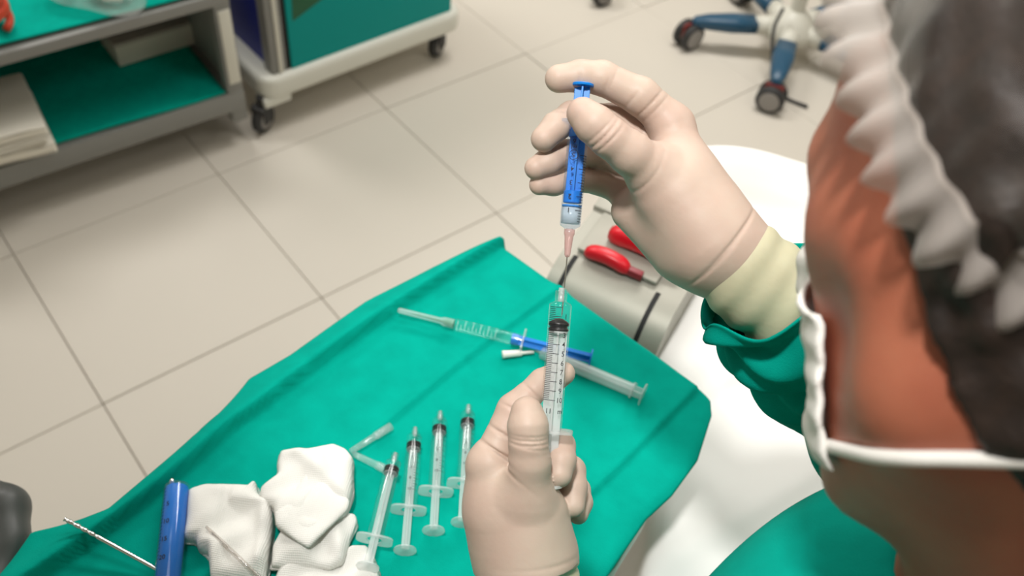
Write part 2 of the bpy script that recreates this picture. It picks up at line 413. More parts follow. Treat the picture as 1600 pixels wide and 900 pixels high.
# clear bag of vials on the upper shelf
bc = atz(152, -3, Z2 + .02)
bag = tag(empty('plastic_bag', bc), 'crumpled clear plastic bag of small white items on the upper shelf', 'bag')
ang_n = Noise(31, 12, 20, 60, 3)
def bag_fn(X, Y, Z):
    d = ell(X, Y, Z, (0, 0, .025), (.115, .075, .055)); d = d + .010 * ang_n(X, Y, Z)
    return np.maximum(d, -(Z + .008))
sdf_obj('bag_film', bag_fn, (-.17, -.12, -.02), (.17, .12, .10), .005, M_bag, bag, 1)
rng = random.Random(8)
for k in range(16):
    bm = bmesh.new(); a = rng.uniform(0, 6.28); rr = rng.uniform(.0, .085); p = Vector((rr * math.cos(a) * 1.2, rr * math.sin(a) * .7, rng.uniform(.005, .03)))
    d = Vector((rng.uniform(-1, 1), rng.uniform(-1, 1), rng.uniform(-.2, .2))).normalized() * .016
    cyl(bm, p - d, p + d, .007, n=12); bm_obj('vial', bm, M_white, bag, bevel=.0015)
# orange coiled cable at far left of upper shelf
cc = atz(-42, 40, Z2 + .03)
cable = [cc + Vector((.075 * math.cos(t) * (1 + .05 * math.sin(3 * t)), .075 * math.sin(t), .012 * math.sin(1.3 * t) + .004 * t)) for t in np.linspace(0, 6.28 * 4, 140)]
v, f = tube(cable, .009, 10); tag(mesh_obj('coiled_cable', v, f, M_orange), 'orange coiled cable at the left end of the upper trolley shelf', 'cable')

# ------------------------------------------------------------------ teal cabinet on white castored base
a = atz(412, 158, .115); b_ = atz(722, 40, .115)
cx = (b_ - a).normalized(); CM = frame3(Vector((a.x, a.y, 0)), cx); CW = (b_ - a).length; CDp = .50
cab = tag(empty('equipment_cabinet', CM.translation), 'teal fronted cabinet with blue side on a white castored base', 'cabinet')
CI = Matrix.Translation(-CM.translation)
bm = bmesh.new(); local_box(bm, CI @ CM, (0, -.012, .108), (CW, CDp, .180))
bmesh.ops.bevel(bm, geom=[e for e in bm.edges if abs((e.verts[0].co - e.verts[1].co).normalized().z) > .9], offset=.05, segments=6, affect='EDGES', profile=.5)
bm_obj('base', bm, M_white, cab, bevel=.022, seg=4, smooth=True)
def cb(name, mat, lo, hi, bevel=.003, parent=cab):
    bm = bmesh.new(); local_box(bm, CI @ CM, lo, hi); return bm_obj(name, bm, mat, parent, bevel=bevel)
FY = .006
def on_front(px, py):
    I = CM.inverted(); o_ = I @ CAMP; d_ = I.to_3x3() @ (at(px, py, 1) - CAMP); return o_ + d_ * ((FY - o_.y) / d_.y)
fl_, fr_ = on_front(459, 124), on_front(704, 30)
FX0, FX1 = fl_.x, fr_.x
tri = [on_front(*q) for q in ((455, -10), (457, 33), (514, -10))]
front = cb('front_panel', M_tealpanel, (FX0, FY, .171), (FX1, FY + .02, .95))
bm = bmesh.new()
P = [CI @ CM @ Vector((p.x, FY - .0012, p.z)) for p in tri]
bm.faces.new([bm.verts.new(p) for p in P]); bm_obj('corner_print', bm, M_greendark, front)
cb('column', M_grey, (FX0 - .062, FY + .004, .170), (FX0 - .012, FY + .05, .95), .008)
cb('trim_strip', M_greylight, (FX0 - .040, FY - .002, .171), (FX0 - .028, FY + .006, .95), .002)
cb('seal', M_black, (FX0 - .0118, FY + .006, .170), (FX0 - .001, FY + .03, .95), .001)
cb('side_panel', M_bluepanel, (FX0 - .05, FY + .052, .170), (FX0 - .03, CDp - .03, .95), .003)
cb('cabinet_body', M_grey, (FX0 - .028, FY + .022, .170), (FX1 - .002, CDp - .03, .94), .003)
for (x, y) in ((.0, .02), (CW - .06, .05), (.05, CDp - .05), (CW - .06, CDp - .05)):
    caster(cab, CI @ CM @ Vector((x, y, 0)), .043, face=(cx.x * .5 + cx.y, cx.y * .5 - cx.x), top=.12)
bm = bmesh.new(); local_box(bm, CI @ CM, (.0, -.006, .088), (.085, .05, .116)); bm_obj('castor_bracket', bm, M_white, cab, bevel=.006)

# ------------------------------------------------------------------ blue five-armed stand, upper right
hubp = Vector((.825, 2.82, 0)); stand = tag(empty('star_base_stand', hubp), 'castored stand base with tapered blue arms at upper right', 'stand')
v, f = lathe([(.001, .175), (.03, .175), (.055, .15), (.085, .115), (.09, .085), (.07, .075), (.001, .075)], 28); mesh_obj('hub', v, f, M_greylight, stand)
bm = bmesh.new(); cyl(bm, (0, 0, .17), (0, 0, .95), .024, n=20); bm_obj('pole', bm, M_greylight, stand)
for k in range(5):
    an = math.radians(184 + 72 * k); d = Vector((math.cos(an), math.sin(an), 0)); s = Vector((-d.y, d.x, 0))
    secs = [(.12, .105, .034, .024), (.2, .103, .036, .026), (.28, .1, .028, .022), (.325, .097, .018, .016), (.335, .096, .008, .008)]
    v, f = [], []
    for (r, z, hw, hh) in secs:
        for q in range(14):
            t = 2 * math.pi * q / 14; cq, sq = math.cos(t), math.sin(t)
            v.append(d * r + s * (hw * math.copysign(abs(cq) ** .6, cq)) + Vector((0, 0, z + hh * math.copysign(abs(sq) ** .6, sq))))
    n = 14
    for i in range(len(secs) - 1):
        for q in range(n): f.append((i * n + q, i * n + (q + 1) % n, (i + 1) * n + (q + 1) % n, (i + 1) * n + q))
    f.append(tuple(range(n))[::-1]); f.append(tuple(range((len(secs) - 1) * n, len(secs) * n)))
    arm = mesh_obj('arm', v, f, M_blueleg, stand)
    v, f = tube([d * .05 + Vector((0, 0, .105)), d * .125 + Vector((0, 0, .105))], [.036, .030], 16); mesh_obj('arm_sleeve', v, f, M_greylight, arm)
    p = d * .335
    fa = Matrix.Rotation(math.radians([35, 5, 20, 60, 10][k]), 3, 'Z') @ s
    if k == 1: fa = Vector((-.35, -1, 0)).normalized()
    for sg in (-1, 1):
        c = p + fa * sg * .021
        vv, ff = lathe([(.012, -.013), (.038, -.013), (.046, -.007), (.046, .007), (.038, .013), (.012, .013)], 24)
        q = fa.to_track_quat('Z', 'Y')
        wh = mesh_obj('wheel', [q @ Vector(x) + c + Vector((0, 0, .046)) for x in vv], ff, M_rubber, stand)
        bm = bmesh.new(); cyl(bm, c + Vector((0, 0, .046)) - fa * .0145, c + Vector((0, 0, .046)) + fa * .0145, .033, n=22); bm_obj('hub', bm, M_hubgrey, wh, bevel=.002)
    bm = bmesh.new(); rot = Matrix((fa, fa.cross(Vector((0, 0, 1))), Vector((0, 0, 1)))).transposed()
    box(bm, p + Vector((0, 0, .066)), (.013, .062, .05), rot); bm_obj('castor_housing', bm, M_redplastic, stand, bevel=.006)
v, f = tube(spline([(-.06, -.05, .2), (-.08, -.1, .14), (-.06, -.2, .04), (-.02, -.26, .007), (.05, -.3, .007)], 40), .006, 8)
mesh_obj('cable', v, f, M_rubber, stand)
# lone castor of another stand at top edge
oc = atz(940, 8, 0); st2 = tag(empty('wheeled_stand', oc), 'dark castor of a stand at the top edge beyond the gloved fingers', 'stand')
caster(st2, (0, 0, 0), .045, face=(.6, -.8), top=.11)
bm = bmesh.new(); cyl(bm, (0, 0, .11), (-.05, .3, .13), .02, n=14); cyl(bm, (-.05, .3, .12), (-.05, .3, 1.0), .018, n=14); bm_obj('frame', bm, M_grey, st2)
for q in ((-.3, .45, 0), (.22, .42, 0)):
    caster(st2, q, .045, face=(.6, -.8), top=.11)
    bm = bmesh.new(); cyl(bm, (q[0], q[1], .11), (-.05, .3, .13), .02, n=14); bm_obj('leg', bm, M_grey, st2)

# ------------------------------------------------------------------ instrument table and teal drape
TZ = .965
UA = math.radians(53); ud = Vector((math.cos(UA), math.sin(UA), 0)); vd = Vector((math.sin(UA), -math.cos(UA), 0))
corner = atz(760, 377, TZ); corner.z = 0
def uv(px, py, z=TZ):
    d = atz(px, py, z) - corner; return d.dot(ud), d.dot(vd)
far_edge_v = uv(1010, 540)
tab = tag(empty('instrument_table', corner), 'small white topped instrument table under the teal drape', 'table')
def tuv(u, v, z): return ud * u + vd * v + Vector((0, 0, z))
rotT = Matrix((ud, vd, Vector((0, 0, -1)))).transposed()
def tbox(name, mat, u0, u1, v0, v1, z0, z1, bev=.004, parent=tab):
    bm = bmesh.new(); box(bm, tuv((u0 + u1) / 2, (v0 + v1) / 2, (z0 + z1) / 2), (u1 - u0, v1 - v0, z1 - z0), rotT); return bm_obj(name, bm, mat, parent, bevel=bev)
EV = uv(964, 886, TZ - .014)
TP = [(-.70, .035), (-.02, .035), (-.02, .30), (uv(1085, 690)[0], uv(1085, 690)[1] - .012), (uv(1015, 806)[0], uv(1015, 806)[1] - .002), EV, (-.70, EV[1] + .012)]
bm = bmesh.new(); fc_ = bm.faces.new([bm.verts.new(tuv(u, v, TZ - .014)) for u, v in TP])
for q in bmesh.ops.extrude_face_region(bm, geom=[fc_])['geom']:
    if isinstance(q, bmesh.types.BMVert): q.co.z -= .026
bm_obj('tabletop', bm, M_white, tab, bevel=.006)
for (u, v) in ((-.62, .07), (-.08, .07), (-.62, .28), (-.08, .28)):
    bm = bmesh.new(); cyl(bm, tuv(u, v, .06), tuv(u, v, TZ - .03), .014, n=16); bm_obj('leg', bm, M_chrome, tab)
    caster(tab, tuv(u, v, 0), .03, face=(.5, -.8), top=.07)
tbox('stretcher', M_chrome, -.63, -.07, .165, .185, .16, .18)

# drape: outline in table coordinates, left edge and right edge as functions of u
def interp_edge(pts):
    q = sorted([uv(*p) for p in pts]); return np.array([a for a, b in q]), np.array([b for a, b in q])
eL = interp_edge([(35, 815), (160, 790), (330, 640), (375, 580), (440, 545), (560, 460), (660, 415), (760, 377)])
eR = interp_edge([(1010, 540), (1110, 625), (1112, 650), (1090, 720), (1050, 775), (1010, 812), (950, 900), (905, 968)])
U0_, U1_ = min(eL[0][0], eR[0][0]) , max(eL[0][-1], eR[0][-1])
c1v = .5 * (uv(340, 697)[1] + uv(770, 385)[1]); c2v = .5 * (uv(555, 700)[1] + uv(885, 455)[1]); c3v = .5 * (uv(885, 805)[1] + uv(1090, 600)[1])
dn1 = Noise(41, 10, 14, 40, 2); dn2 = Noise(42, 12, 45, 120, 2)
def drape_h(u, v, c1=None):
    c1 = c1v + .006 * np.sin(u * 11 + 1) if c1 is None else c1
    h = .004 + .0007 * dn1(u, v) + .00025 * dn2(u, v)
    s = (v - c1)
    h = h + .017 * np.exp(-(np.minimum(s, 0) / .022) ** 2) * (s <= 0) + .017 * np.exp(-(np.maximum(s, 0) / .0028) ** 2) * (s > 0)   # standing first fold
    for c, a in ((c2v + .004 * np.sin(u * 9), .0050), (c3v + .004 * np.sin(u * 8 + 2), .0046)):
        s = v - c; h = h + a * np.where(s <= 0, np.exp(-(s / .012) ** 2), np.exp(-(s / .0025) ** 2))
    for c in (-.16, -.40):
        s = u - c - .01 * np.sin(v * 20); h = h - .0007 * np.exp(-(s / .003) ** 2)
    h = h + .006 * np.exp(-((u + .38) / .03) ** 2) * np.exp(-((v - .035) / .05) ** 2)
    return h
NU, NV = 220, 150
us = np.linspace(-.80, U1_, NU); v, f = [], []
corner_u, corner_v = uv(1010, 540)
for i, u in enumerate(us):
    l = float(np.interp(u, *eL)); r = float(np.interp(u, *eR))
    if u < eL[0][0]: l = eL[1][0] + (eL[0][0] - u) * .55
    if u < eR[0][0]: r = eR[1][0]
    for j in range(NV):
        # skirt hangs on the far-left border only
        if j < 8:
            vv = l + .002 * j; h = -.07 + .0085 * j; h = min(h, 0)
        else:
            t = (j - 8) / (NV - 9); vv = l + .016 + (r - l - .016) * t
            h = float(drape_h(np.float64(u), np.float64(vv)))
            e = min((vv - l) / .03, 1); h -= .008 * (1 - e) ** 2
            er = min((r - vv) / .012, 1); h -= .004 * (1 - er) ** 2
            eu = min((U1_ - u) / .012, 1); h -= .010 * (1 - eu) ** 2
        p = corner + tuv(u, vv, TZ + h); v.append(p)
for j in range(NV):            # far skirt
    p = v[(NU - 1) * NV + j]; v.append(p + ud * .006 + Vector((0, 0, -.06)))
for i in range(NU):
    for j in range(NV - 1): f.append((i * NV + j, i * NV + j + 1, (i + 1) * NV + j + 1, (i + 1) * NV + j))
drape = mesh_obj('table_drape', v, f, M_drape)
md = drape.modifiers.new('s', 'SOLIDIFY'); md.thickness = .0012; md.offset = -1
tag(drape, 'creased teal surgical drape spread over the instrument table', 'drape')

# ------------------------------------------------------------------ soft pads by outline (gauze, sheet)
def pad(name, outline, z0, thick, mat, seed, parent=None, rings=26, nseg=132, amp=.0034, f0=(50, 230), power=9, hfn=None, folds=(), skirt=None):
    """cloth pad with an irregular star-shaped outline: rounded edge, folds as soft ridges"""
    P = np.array([(p[0], p[1]) for p in outline]); c = P.mean(0)
    seg = np.linalg.norm(np.roll(P, -1, 0) - P, axis=1); cum = np.concatenate([[0], np.cumsum(seg)]); Q = np.vstack([P, P[:1]])
    t = np.linspace(0, cum[-1], nseg, endpoint=False); O = np.stack([np.interp(t, cum, Q[:, 0]), np.interp(t, cum, Q[:, 1])], 1)
    for _ in range(2): O = .5 * O + .25 * (np.roll(O, 1, 0) + np.roll(O, -1, 0))
    nz = Noise(seed, 12, *f0, 2); v, f = [], []
    rs = np.linspace(0, 1, rings) ** .8
    for r in rs:
        X = c + (O - c) * r
        h = z0 + thick * np.power(np.maximum(1 - r ** power, 0), .5) + amp * nz(X[:, 0], X[:, 1]) * (1 - .8 * r ** 6)
        if hfn is not None: h = h + hfn(X[:, 0], X[:, 1])
        for (a, b, hh, w) in folds:
            a, b = np.array(a[:2]), np.array(b[:2]); d = (b - a) / np.linalg.norm(b - a); L = np.linalg.norm(b - a)
            s = (X - a) @ d; q = (X - a) @ np.array([-d[1], d[0]])
            en = np.clip(np.minimum(s, L - s) / (.15 * L) + 1, 0, 1)
            h = h + hh * en * np.where(q > 0, np.exp(-(q / (w * 1.8)) ** 2), np.exp(-(q / (w * .7)) ** 2))
        v += [(x, y, zz) for (x, y), zz in zip(X, h)]
    n = nseg; nr = len(rs)
    if skirt:
        for k in range(1, 7):
            q = k / 6; X = c + (O - c) * (1 + .02 * math.sin(q * 1.57))
            v += [(x, y, z0 - skirt * q) for (x, y) in X]
        nr += 6
    else:
        v += [(x, y, z0 - .0005) for (x, y) in c + (O - c) * .97]; nr += 1
    for i in range(nr - 1):
        for k in range(n): f.append((i * n + k, i * n + (k + 1) % n, (i + 1) * n + (k + 1) % n, (i + 1) * n + k))
    return mesh_obj(name, v, f, mat, parent)
def g7(pts, z): return [atz(240 + .325 * x, 640 + .325 * y, z) for x, y in pts]
G = 'gauze pads on the teal drape'
_pad = pad
def pad(name, outline, z0, thick, mat, seed, parent=None, **kw):
    o = _pad(name, outline, z0, thick, mat, seed, parent, **kw)
    if name == 'gauze_pad':                                   # folded layers showing at the rim
        c = sum((Vector((p[0], p[1], 0)) for p in outline), Vector()) / len(outline); rg = random.Random(seed)
        for q in (1, 2):
            g = [c + (Vector((p[0], p[1], 0)) - c) * rg.uniform(.97, 1.035) + Vector((rg.uniform(-.0015, .0015), rg.uniform(-.0015, .0015), 0)) for p in outline]
            _pad('gauze_layer', g, z0 - .0018 * q, .0022, mat, seed + 40 * q, o, amp=.0008, nseg=96, rings=12)
    return o
z = TZ + .009
tag(pad('gauze_pad', g7([(600, 770), (900, 730), (950, 660), (1030, 660), (1085, 790), (1090, 850), (900, 900), (560, 880)], z), z, .010, M_gauze, 51), 'white gauze pad lowest in the pile, under the nearest clear syringe', 'gauze', G)
tag(pad('gauze_pad', g7([(170, 400), (250, 372), (480, 382), (495, 352), (512, 430), (582, 480), (582, 570), (560, 720), (545, 850), (280, 850), (268, 700), (215, 685), (208, 640), (145, 640), (158, 560)], z), z, .017, M_gauze, 52,
        folds=[(g7([(390, 470)], z)[0], g7([(560, 480)], z)[0], .004, .006), (g7([(540, 500)], z)[0], g7([(520, 760)], z)[0], .005, .008), (g7([(280, 680)], z)[0], g7([(330, 420)], z)[0], .003, .008)]),
    'left white gauze pad beside the blue syringe, pointed top corner', 'gauze', G)
z2 = TZ + .016
tag(pad('gauze_pad', g7([(620, 570), (740, 500), (900, 498), (972, 505), (982, 545), (950, 620), (912, 745), (850, 775), (565, 762), (572, 660)], z2), z2, .008, M_gauze, 53, folds=[(g7([(600, 720)], z)[0], g7([(900, 690)], z)[0], .0015, .01)]),
    'white gauze pad below the big centre pad, straight lower edge', 'gauze', G)
z3 = TZ + .024
g2 = pad('gauze_pad', g7([(612, 205), (650, 203), (740, 212), (870, 173), (930, 195), (962, 240), (955, 420), (932, 500), (830, 590), (745, 665), (690, 640), (585, 555), (578, 480), (515, 450), (510, 390), (600, 320), (598, 260)], z3), z3, .012, M_gauze, 54,
         folds=[(g7([(700, 230)], z3)[0], g7([(940, 440)], z3)[0], .005, .010)])
tag(g2, 'topmost crumpled white gauze pad in the centre of the pile', 'gauze', G)
z4 = TZ + .034
pad('folded_layer', g7([(580, 500), (640, 455), (735, 300), (775, 268), (860, 340), (945, 440), (935, 485), (840, 575), (745, 668), (690, 637), (588, 558)], z4), z4, .004, M_gauze, 55, g2, amp=.0012)

# ------------------------------------------------------------------ syringes
_font = {}
def glyphs(txt, size):
    c = bpy.data.curves.new('t', 'FONT'); c.body = txt; c.size = size; c.align_x = 'CENTER'; c.align_y = 'CENTER'; c.resolution_u = 3; c.offset = size * .012
    o = bpy.data.objects.new('t', c); COL.objects.link(o); bpy.context.view_layer.update()
    me = bpy.data.meshes.new_from_object(o.evaluated_get(bpy.context.evaluated_depsgraph_get()))
    bm = bmesh.new(); bm.from_mesh(me); bmesh.ops.triangulate(bm, faces=bm.faces)
    V = [tuple(q.co) for q in bm.verts]; Fc = [tuple(x.index for x in q.verts) for q in bm.faces]
    bm.free(); bpy.data.objects.remove(o); bpy.data.curves.remove(c); bpy.data.meshes.remove(me)
    return V, Fc
def scale_print(Rb, z_at, n0, n1, minor, digits, name, parent, short=(-.85, -.30), mid=None, long_=.26, dig=.52, size=.0042, mat=None, extra=()):
    """printed scale wrapped on a barrel: z_at(value) height; ticks span (sin of the azimuth)"""
    v, f = [], []
    def patch(z, a0, a1, t):
        k0 = len(v); n = 7
        for i in range(n):
            a = a0 + (a1 - a0) * i / (n - 1)
            for dz in (-t, t): v.append((Rb * math.cos(a), Rb * math.sin(a), z + dz))
        for i in range(n - 1): f.append((k0 + 2 * i, k0 + 2 * i + 2, k0 + 2 * i + 3, k0 + 2 * i + 1))
    A = lambda s: math.asin(max(-1, min(1, s)))
    x = n0
    while x <= n1 + 1e-6:
        big = abs(x - round(x)) < 1e-6
        patch(z_at(x), A(short[0]), A(long_ if big else short[1]), .00019 if not big else .00022); x += minor
    for txt, val, sp in [(d, z_at(val), dig) for d, val in digits] + list(extra):
        V, Fc = glyphs(txt, size); k0 = len(v)
        a0 = A(sp)
        for (gx, gy, _) in V:
            a = a0 + gx / Rb; v.append((Rb * math.cos(a), Rb * math.sin(a), val + gy))
        f.extend([tuple(k0 + q for q in t) for t in Fc])
    return mesh_obj(name, v, f, mat or M_ink, parent, smooth=False)
def circle_print(Rb, z, sp, r, parent):
    v, f = [], []; n = 24; a0 = math.asin(sp)
    for k in range(n):
        t = 2 * math.pi * k / n
        for q in (r, r * .88): v.append((Rb * math.cos(a0 + q * math.cos(t) / Rb), Rb * math.sin(a0 + q * math.cos(t) / Rb), z + q * math.sin(t)))
    for k in range(n): f.append((2 * k, 2 * ((k + 1) % n), 2 * ((k + 1) % n) + 1, 2 * k + 1))
    return mesh_obj('scale_marking', v, f, M_ink, parent, smooth=False)
def axis_rot(tip, tail, face):
    z = (Vector(tip) - Vector(tail)).normalized(); x = Vector(face); x = (x - z * z.dot(x)).normalized(); y = z.cross(x)
    return Matrix((x, y, z)).transposed().to_quaternion()
def flange(bm_name, R_, w, mat, parent, z, t=.0018, wing=(1, 0)):
    v, f = [], []; n = 40
    for zz in (z, z + t):
        for rr in (0, 1):
            for k in range(n):
                a = 2 * math.pi * k / n; c, s = math.cos(a), math.sin(a)
                if rr == 0: r = R_ * .9; v.append((r * c, r * s, zz))
                else:
                    ex, ey = (w, R_ * 1.22) if wing[0] == 0 else (R_ * 1.22, w)
                    # rounded oblong: wings along Y when wing=(1,0)
                    q = 4; r = 1 / ((abs(c) / ex) ** q + (abs(s) / ey) ** q) ** (1 / q); v.append((r * c, r * s, zz))
    for k in range(n):
        k1 = (k + 1) % n
        f += [(k, n + k, n + k1, k1), (2 * n + k, 2 * n + k1, 3 * n + k1, 3 * n + k), (n + k, 3 * n + k, 3 * n + k1, n + k1), (k, k1, 2 * n + k1, 2 * n + k)]
    return mesh_obj(bm_name, v, f, mat, parent, smooth=False)
def plunger(Rb, z0, z1, mat, parent, disc, rod=.62, disc_t=.0018, piston=None, name='plunger'):
    """cross-ribbed rod between z0 (thumb disc) and z1, one mesh"""
    bm = bmesh.new(); w = Rb * rod
    box(bm, (0, 0, (z0 + z1) / 2), (2 * w, .0014, z1 - z0)); box(bm, (0, 0, (z0 + z1) / 2), (.0014, 2 * w, z1 - z0))
    cyl(bm, (0, 0, z0 - disc_t), (0, 0, z0), disc, disc * .96, n=30)
    cyl(bm, (0, 0, z1 - .0015), (0, 0, z1), Rb * .86, n=26)
    if piston:
        for (a, b) in piston: cyl(bm, (0, 0, a), (0, 0, b), Rb * .88, n=26)
    return bm_obj(name, bm, mat, parent, bevel=.0003, seg=1)
def stopper(Rb, z, parent, mat=None, hgt=.006):
    r = Rb * .93
    v, f = lathe([(.0005, z), (r * .9, z), (r, z + .0006), (r, z + hgt * .22), (r * .86, z + hgt * .32), (r * .86, z + hgt * .55), (r, z + hgt * .65), (r, z + hgt * .85), (r * .9, z + hgt), (r * .35, z + hgt * 1.38), (.0004, z + hgt * 1.42)], 28)
    return mesh_obj('stopper', v, f, mat or M_stopper, parent)
def make_syringe(name, Rb, L, tipl, plunger_out, stop_z, pl_mat, brl_mat, disc, wing, luer=True, black=True, pist=None, rod=.62):
    """axis +Z to the tip; barrel flange at z=0, shoulder at z=L"""
    o = empty(name)
    prof = [(Rb, 0), (Rb, L - .0016), (Rb * .93, L - .0003), (Rb * .55, L + .0012), (.0036, L + .0016)]
    v, f = lathe(prof, 36); bar = mesh_obj('barrel', v, f, brl_mat, o)
    tp = [(.0022, L + .0012), (.0019, L + tipl), (.0012, L + tipl), (.0012, L + .0012)]
    v, f = lathe(tp, 16); mesh_obj('tip', v, f, M_cap, bar)
    if luer:
        v, f = lathe([(.0038, L + .001), (.0041, L + .0085), (.0034, L + .0085), (.0032, L + .001)], 22); mesh_obj('luer_collar', v, f, M_clear, bar)
    flange('flange', Rb, wing, M_frost if brl_mat is M_clear else brl_mat, o, -.0018, .0018)
    plunger(Rb, -plunger_out, stop_z, pl_mat, o, disc, piston=pist, rod=rod)
    if black: stopper(Rb, stop_z, o)
    return o, bar
def place(o, tip, tail, face, flange_at):
    o.rotation_mode = 'QUATERNION'; o.rotation_quaternion = axis_rot(tip, tail, face); o.location = flange_at

# --- four clear lying syringes
def lie(px_tip, px_end, Ltot, Lout, z):
    t, e = atz(*px_tip, z), atz(*px_end, z); d = (t - e).normalized()
    return t, e, d
Rl = .0076
lying = [((618, 708), (575, 884), 'clear syringe nearest the gauze, its thumb end lying over the pads', .080),
         ((649, 668), (633, 858), 'second clear syringe of the fan, reaching lowest on bare drape', .080),
         ((688, 643), (677, 836), 'third clear syringe of the fan, between the second and the glove', .080),
         ((732, 633), (722, 814), 'clear syringe closest to the gloved left hand', .080)]
proto = None
for i, (tp, en, lab, bl) in enumerate(lying):
    z = TZ + .0145 + (.010 if i == 0 else 0)
    t, e, d = lie(tp, en, 0, 0, z)
    tot = (t - e).length; L = .079; tipl = .010; out = tot - L - tipl
    if proto is None or i == 0 or i == 1:
        o, bar = make_syringe('syringe', Rl, L, tipl, out, L - [.012, .0145][min(i, 1)], M_frost, M_clear, .0105, .0165, rod=.5)
        if i == 1:
            scale_print(Rl + .0001, lambda x: L - .004 - x * .0058, 0, 10, .5, [(str(k), k) for k in range(2, 11, 2)], 'scale_marking', bar, size=.004, short=(.15, .5), long_=.8, dig=-.2)
            proto = o
    else:
        o = copy_thing(proto)
    place(o, t, e, Vector((.12, .1, 1)), e + d * out)
    tag(o, lab, 'syringe', 'clear empty syringes fanned on the drape')

# --- lying syringe with blue plunger and capped needle
Rb = .0070; z = TZ + .0155
t = atz(706, 503, z); e = atz(922, 557, z - .002); d = (t - e).normalized(); L = .062
fl_at = atz(816, 533, z)
L = (t - fl_at).length - .004
o, bar = make_syringe('syringe', Rb, L, .006, (fl_at - e).length, -.001 + .012, M_bluepl, M_clear, .0105, .0135, luer=False, black=False, pist=[(.004, .012)], rod=.8)
scale_print(Rb + .0001, lambda x: L - .004 - x * .0085, 0, 5, .5, [(str(k), k) for k in range(1, 6)], 'scale_marking', bar, mat=pbr('white_scale_print', (210, 226, 222), .6), size=.0034)
place(o, t, e, Vector((.1, -.3, 1)), fl_at)
v, f = lathe([(.0052, L + .001), (.0050, L + .012), (.0034, L + .016), (.0030, L + .062), (.0022, L + .064), (.0004, L + .0642)], 18); mesh_obj('needle_cap', v, f, M_cap, o)
v, f = lathe([(.004, L + .001), (.0035, L + .010), (.0015, L + .013), (.0004, L + .05)], 14); mesh_obj('needle_hub', v, f, pbr('green_hub', (0, 150, 110), .4), o)
tag(o, 'lying syringe with long blue plunger and capped needle', 'syringe')
# --- lying white-plunger syringe behind the held one
t = atz(836, 546, TZ + .010); e = atz(1003, 616, TZ + .012); d = (t - e).normalized(); out = .011; L = (t - e).length - out - .008
o, bar = make_syringe('syringe', .0072, L, .008, out, L - .008, M_frost, M_frost, .0125, .0150, luer=False, black=False, rod=.8)
place(o, t, e, Vector((0, 0, 1)), e + d * out); o.rotation_quaternion = o.rotation_quaternion @ Matrix.Rotation(.9, 3, 'Z').to_quaternion()
tag(o, 'frosted white syringe lying under the blue plunger, thumb end to the right', 'syringe')
# --- white needle cap
a, b_ = atz(785, 554, TZ + .010), atz(834, 550, TZ + .009)
v, f = lathe([(.0004, 0), (.0042, 0), (.0044, .002), (.0040, .004), (.0036, .02), (.0020, .0225), (.0018, (b_ - a).length), (.0004, (b_ - a).length)], 18)
q = (b_ - a).to_track_quat('Z', 'Y')
o = mesh_obj('tapered_cap', [q @ Vector(x) for x in v], f, pbr('white_cap', (236, 234, 226), .4)); o.location = a
tag(o, 'short white tapered needle cap under the blue plunger', 'needle cap')
# --- two clear caps making a V
for (p0, p1, lab, r) in (((547, 706), (611, 666), 'clear needle sheath pointing up and right from the gauze corner', .0042), ((552, 709), (612, 738), 'clear needle sheath from the gauze corner to the nearest syringe', .0042)):
    a, b_ = atz(*p0, TZ + .012), atz(*p1, TZ + .011); ln = (b_ - a).length
    v, f = lathe([(.0004, 0), (r * .6, 0), (r * .72, .002), (r * .85, ln * .6), (r, ln * .62), (r * 1.05, ln), (r * .8, ln), (r * .7, ln * .6)], 18)
    q = (b_ - a).to_track_quat('Z', 'Y'); o = mesh_obj('needle_sheath', [q @ Vector(x) for x in v], f, clear('sheath_plastic', frost=.2, rough=.1)); o.location = a
    tag(o, lab, 'needle cap')
# --- big blue syringe at lower left
Rg = .0115; z = TZ + Rg + .008
t = atz(277, 760, z); e = atz(262, 905, z); d = (t - e).normalized(); L = (t - e).length + .018
o = empty('syringe'); place(o, t, e, Vector((.0, -.1, 1)), t - d * L)
v, f = lathe([(Rg, 0), (Rg, L - .0015), (Rg * .96, L), (Rg * .4, L + .001), (.0005, L + .001)], 36); bar = mesh_obj('barrel', v, f, M_bluefluid, o)
v, f = lathe([(.0004, .001), (Rg * .90, .001), (Rg * .90, L - .004), (Rg * .85, L - .002), (.0004, L - .0015)], 32); mesh_obj('plunger', v, f, M_bluepl, o)
flange('flange', Rg, .02, M_frost, o, -.002, .002)
v, f = lathe([(.0004, L), (.0026, L), (.0024, L + .004), (.0018, L + .006), (.0004, L + .0062)], 14); m_ = mesh_obj('tip', [(a + Rg * .35, b - Rg * .35, c) for a, b, c in v], f, M_chrome, o)
scale_print(Rg + .0001, lambda x: L - .006 - x * .0034, 0, 20, 1, [('5', 5), ('10', 10), ('15', 15), ('20', 20)], 'scale_marking', bar, short=(-.95, -.8), long_=-.6, dig=-.34, size=.006)
tag(o, 'thick syringe filled with a blue plunger beside the left gauze', 'syringe')
# --- steel needle rod with twisted holes
a, b_ = atz(101, 811, TZ + .028), atz(246, 890, TZ + .010); n = 90; P = [a.lerp(b_, i / (n - 1)) for i in range(n)]
rad = []
for i in range(n):
    s = i / n; rad.append(.0021 * (1 - .35 * max(0, math.sin(i * .9)) * (s < .38)))
v, f = tube(P, rad, 12); o = mesh_obj('bone_needle', v, f, M_chrome)
for k in (6, 13, 20, 27):
    bm = bmesh.new(); c = P[k] + Vector((0, 0, .0014)); box(bm, c, (.003, .0012, .0012), (b_ - a).to_track_quat('X', 'Z').to_matrix()); bm_obj('side_hole', bm, M_black, o, bevel=.0003, seg=1)
tag(o, 'thin steel rod needle with side holes on the drape', 'needle')
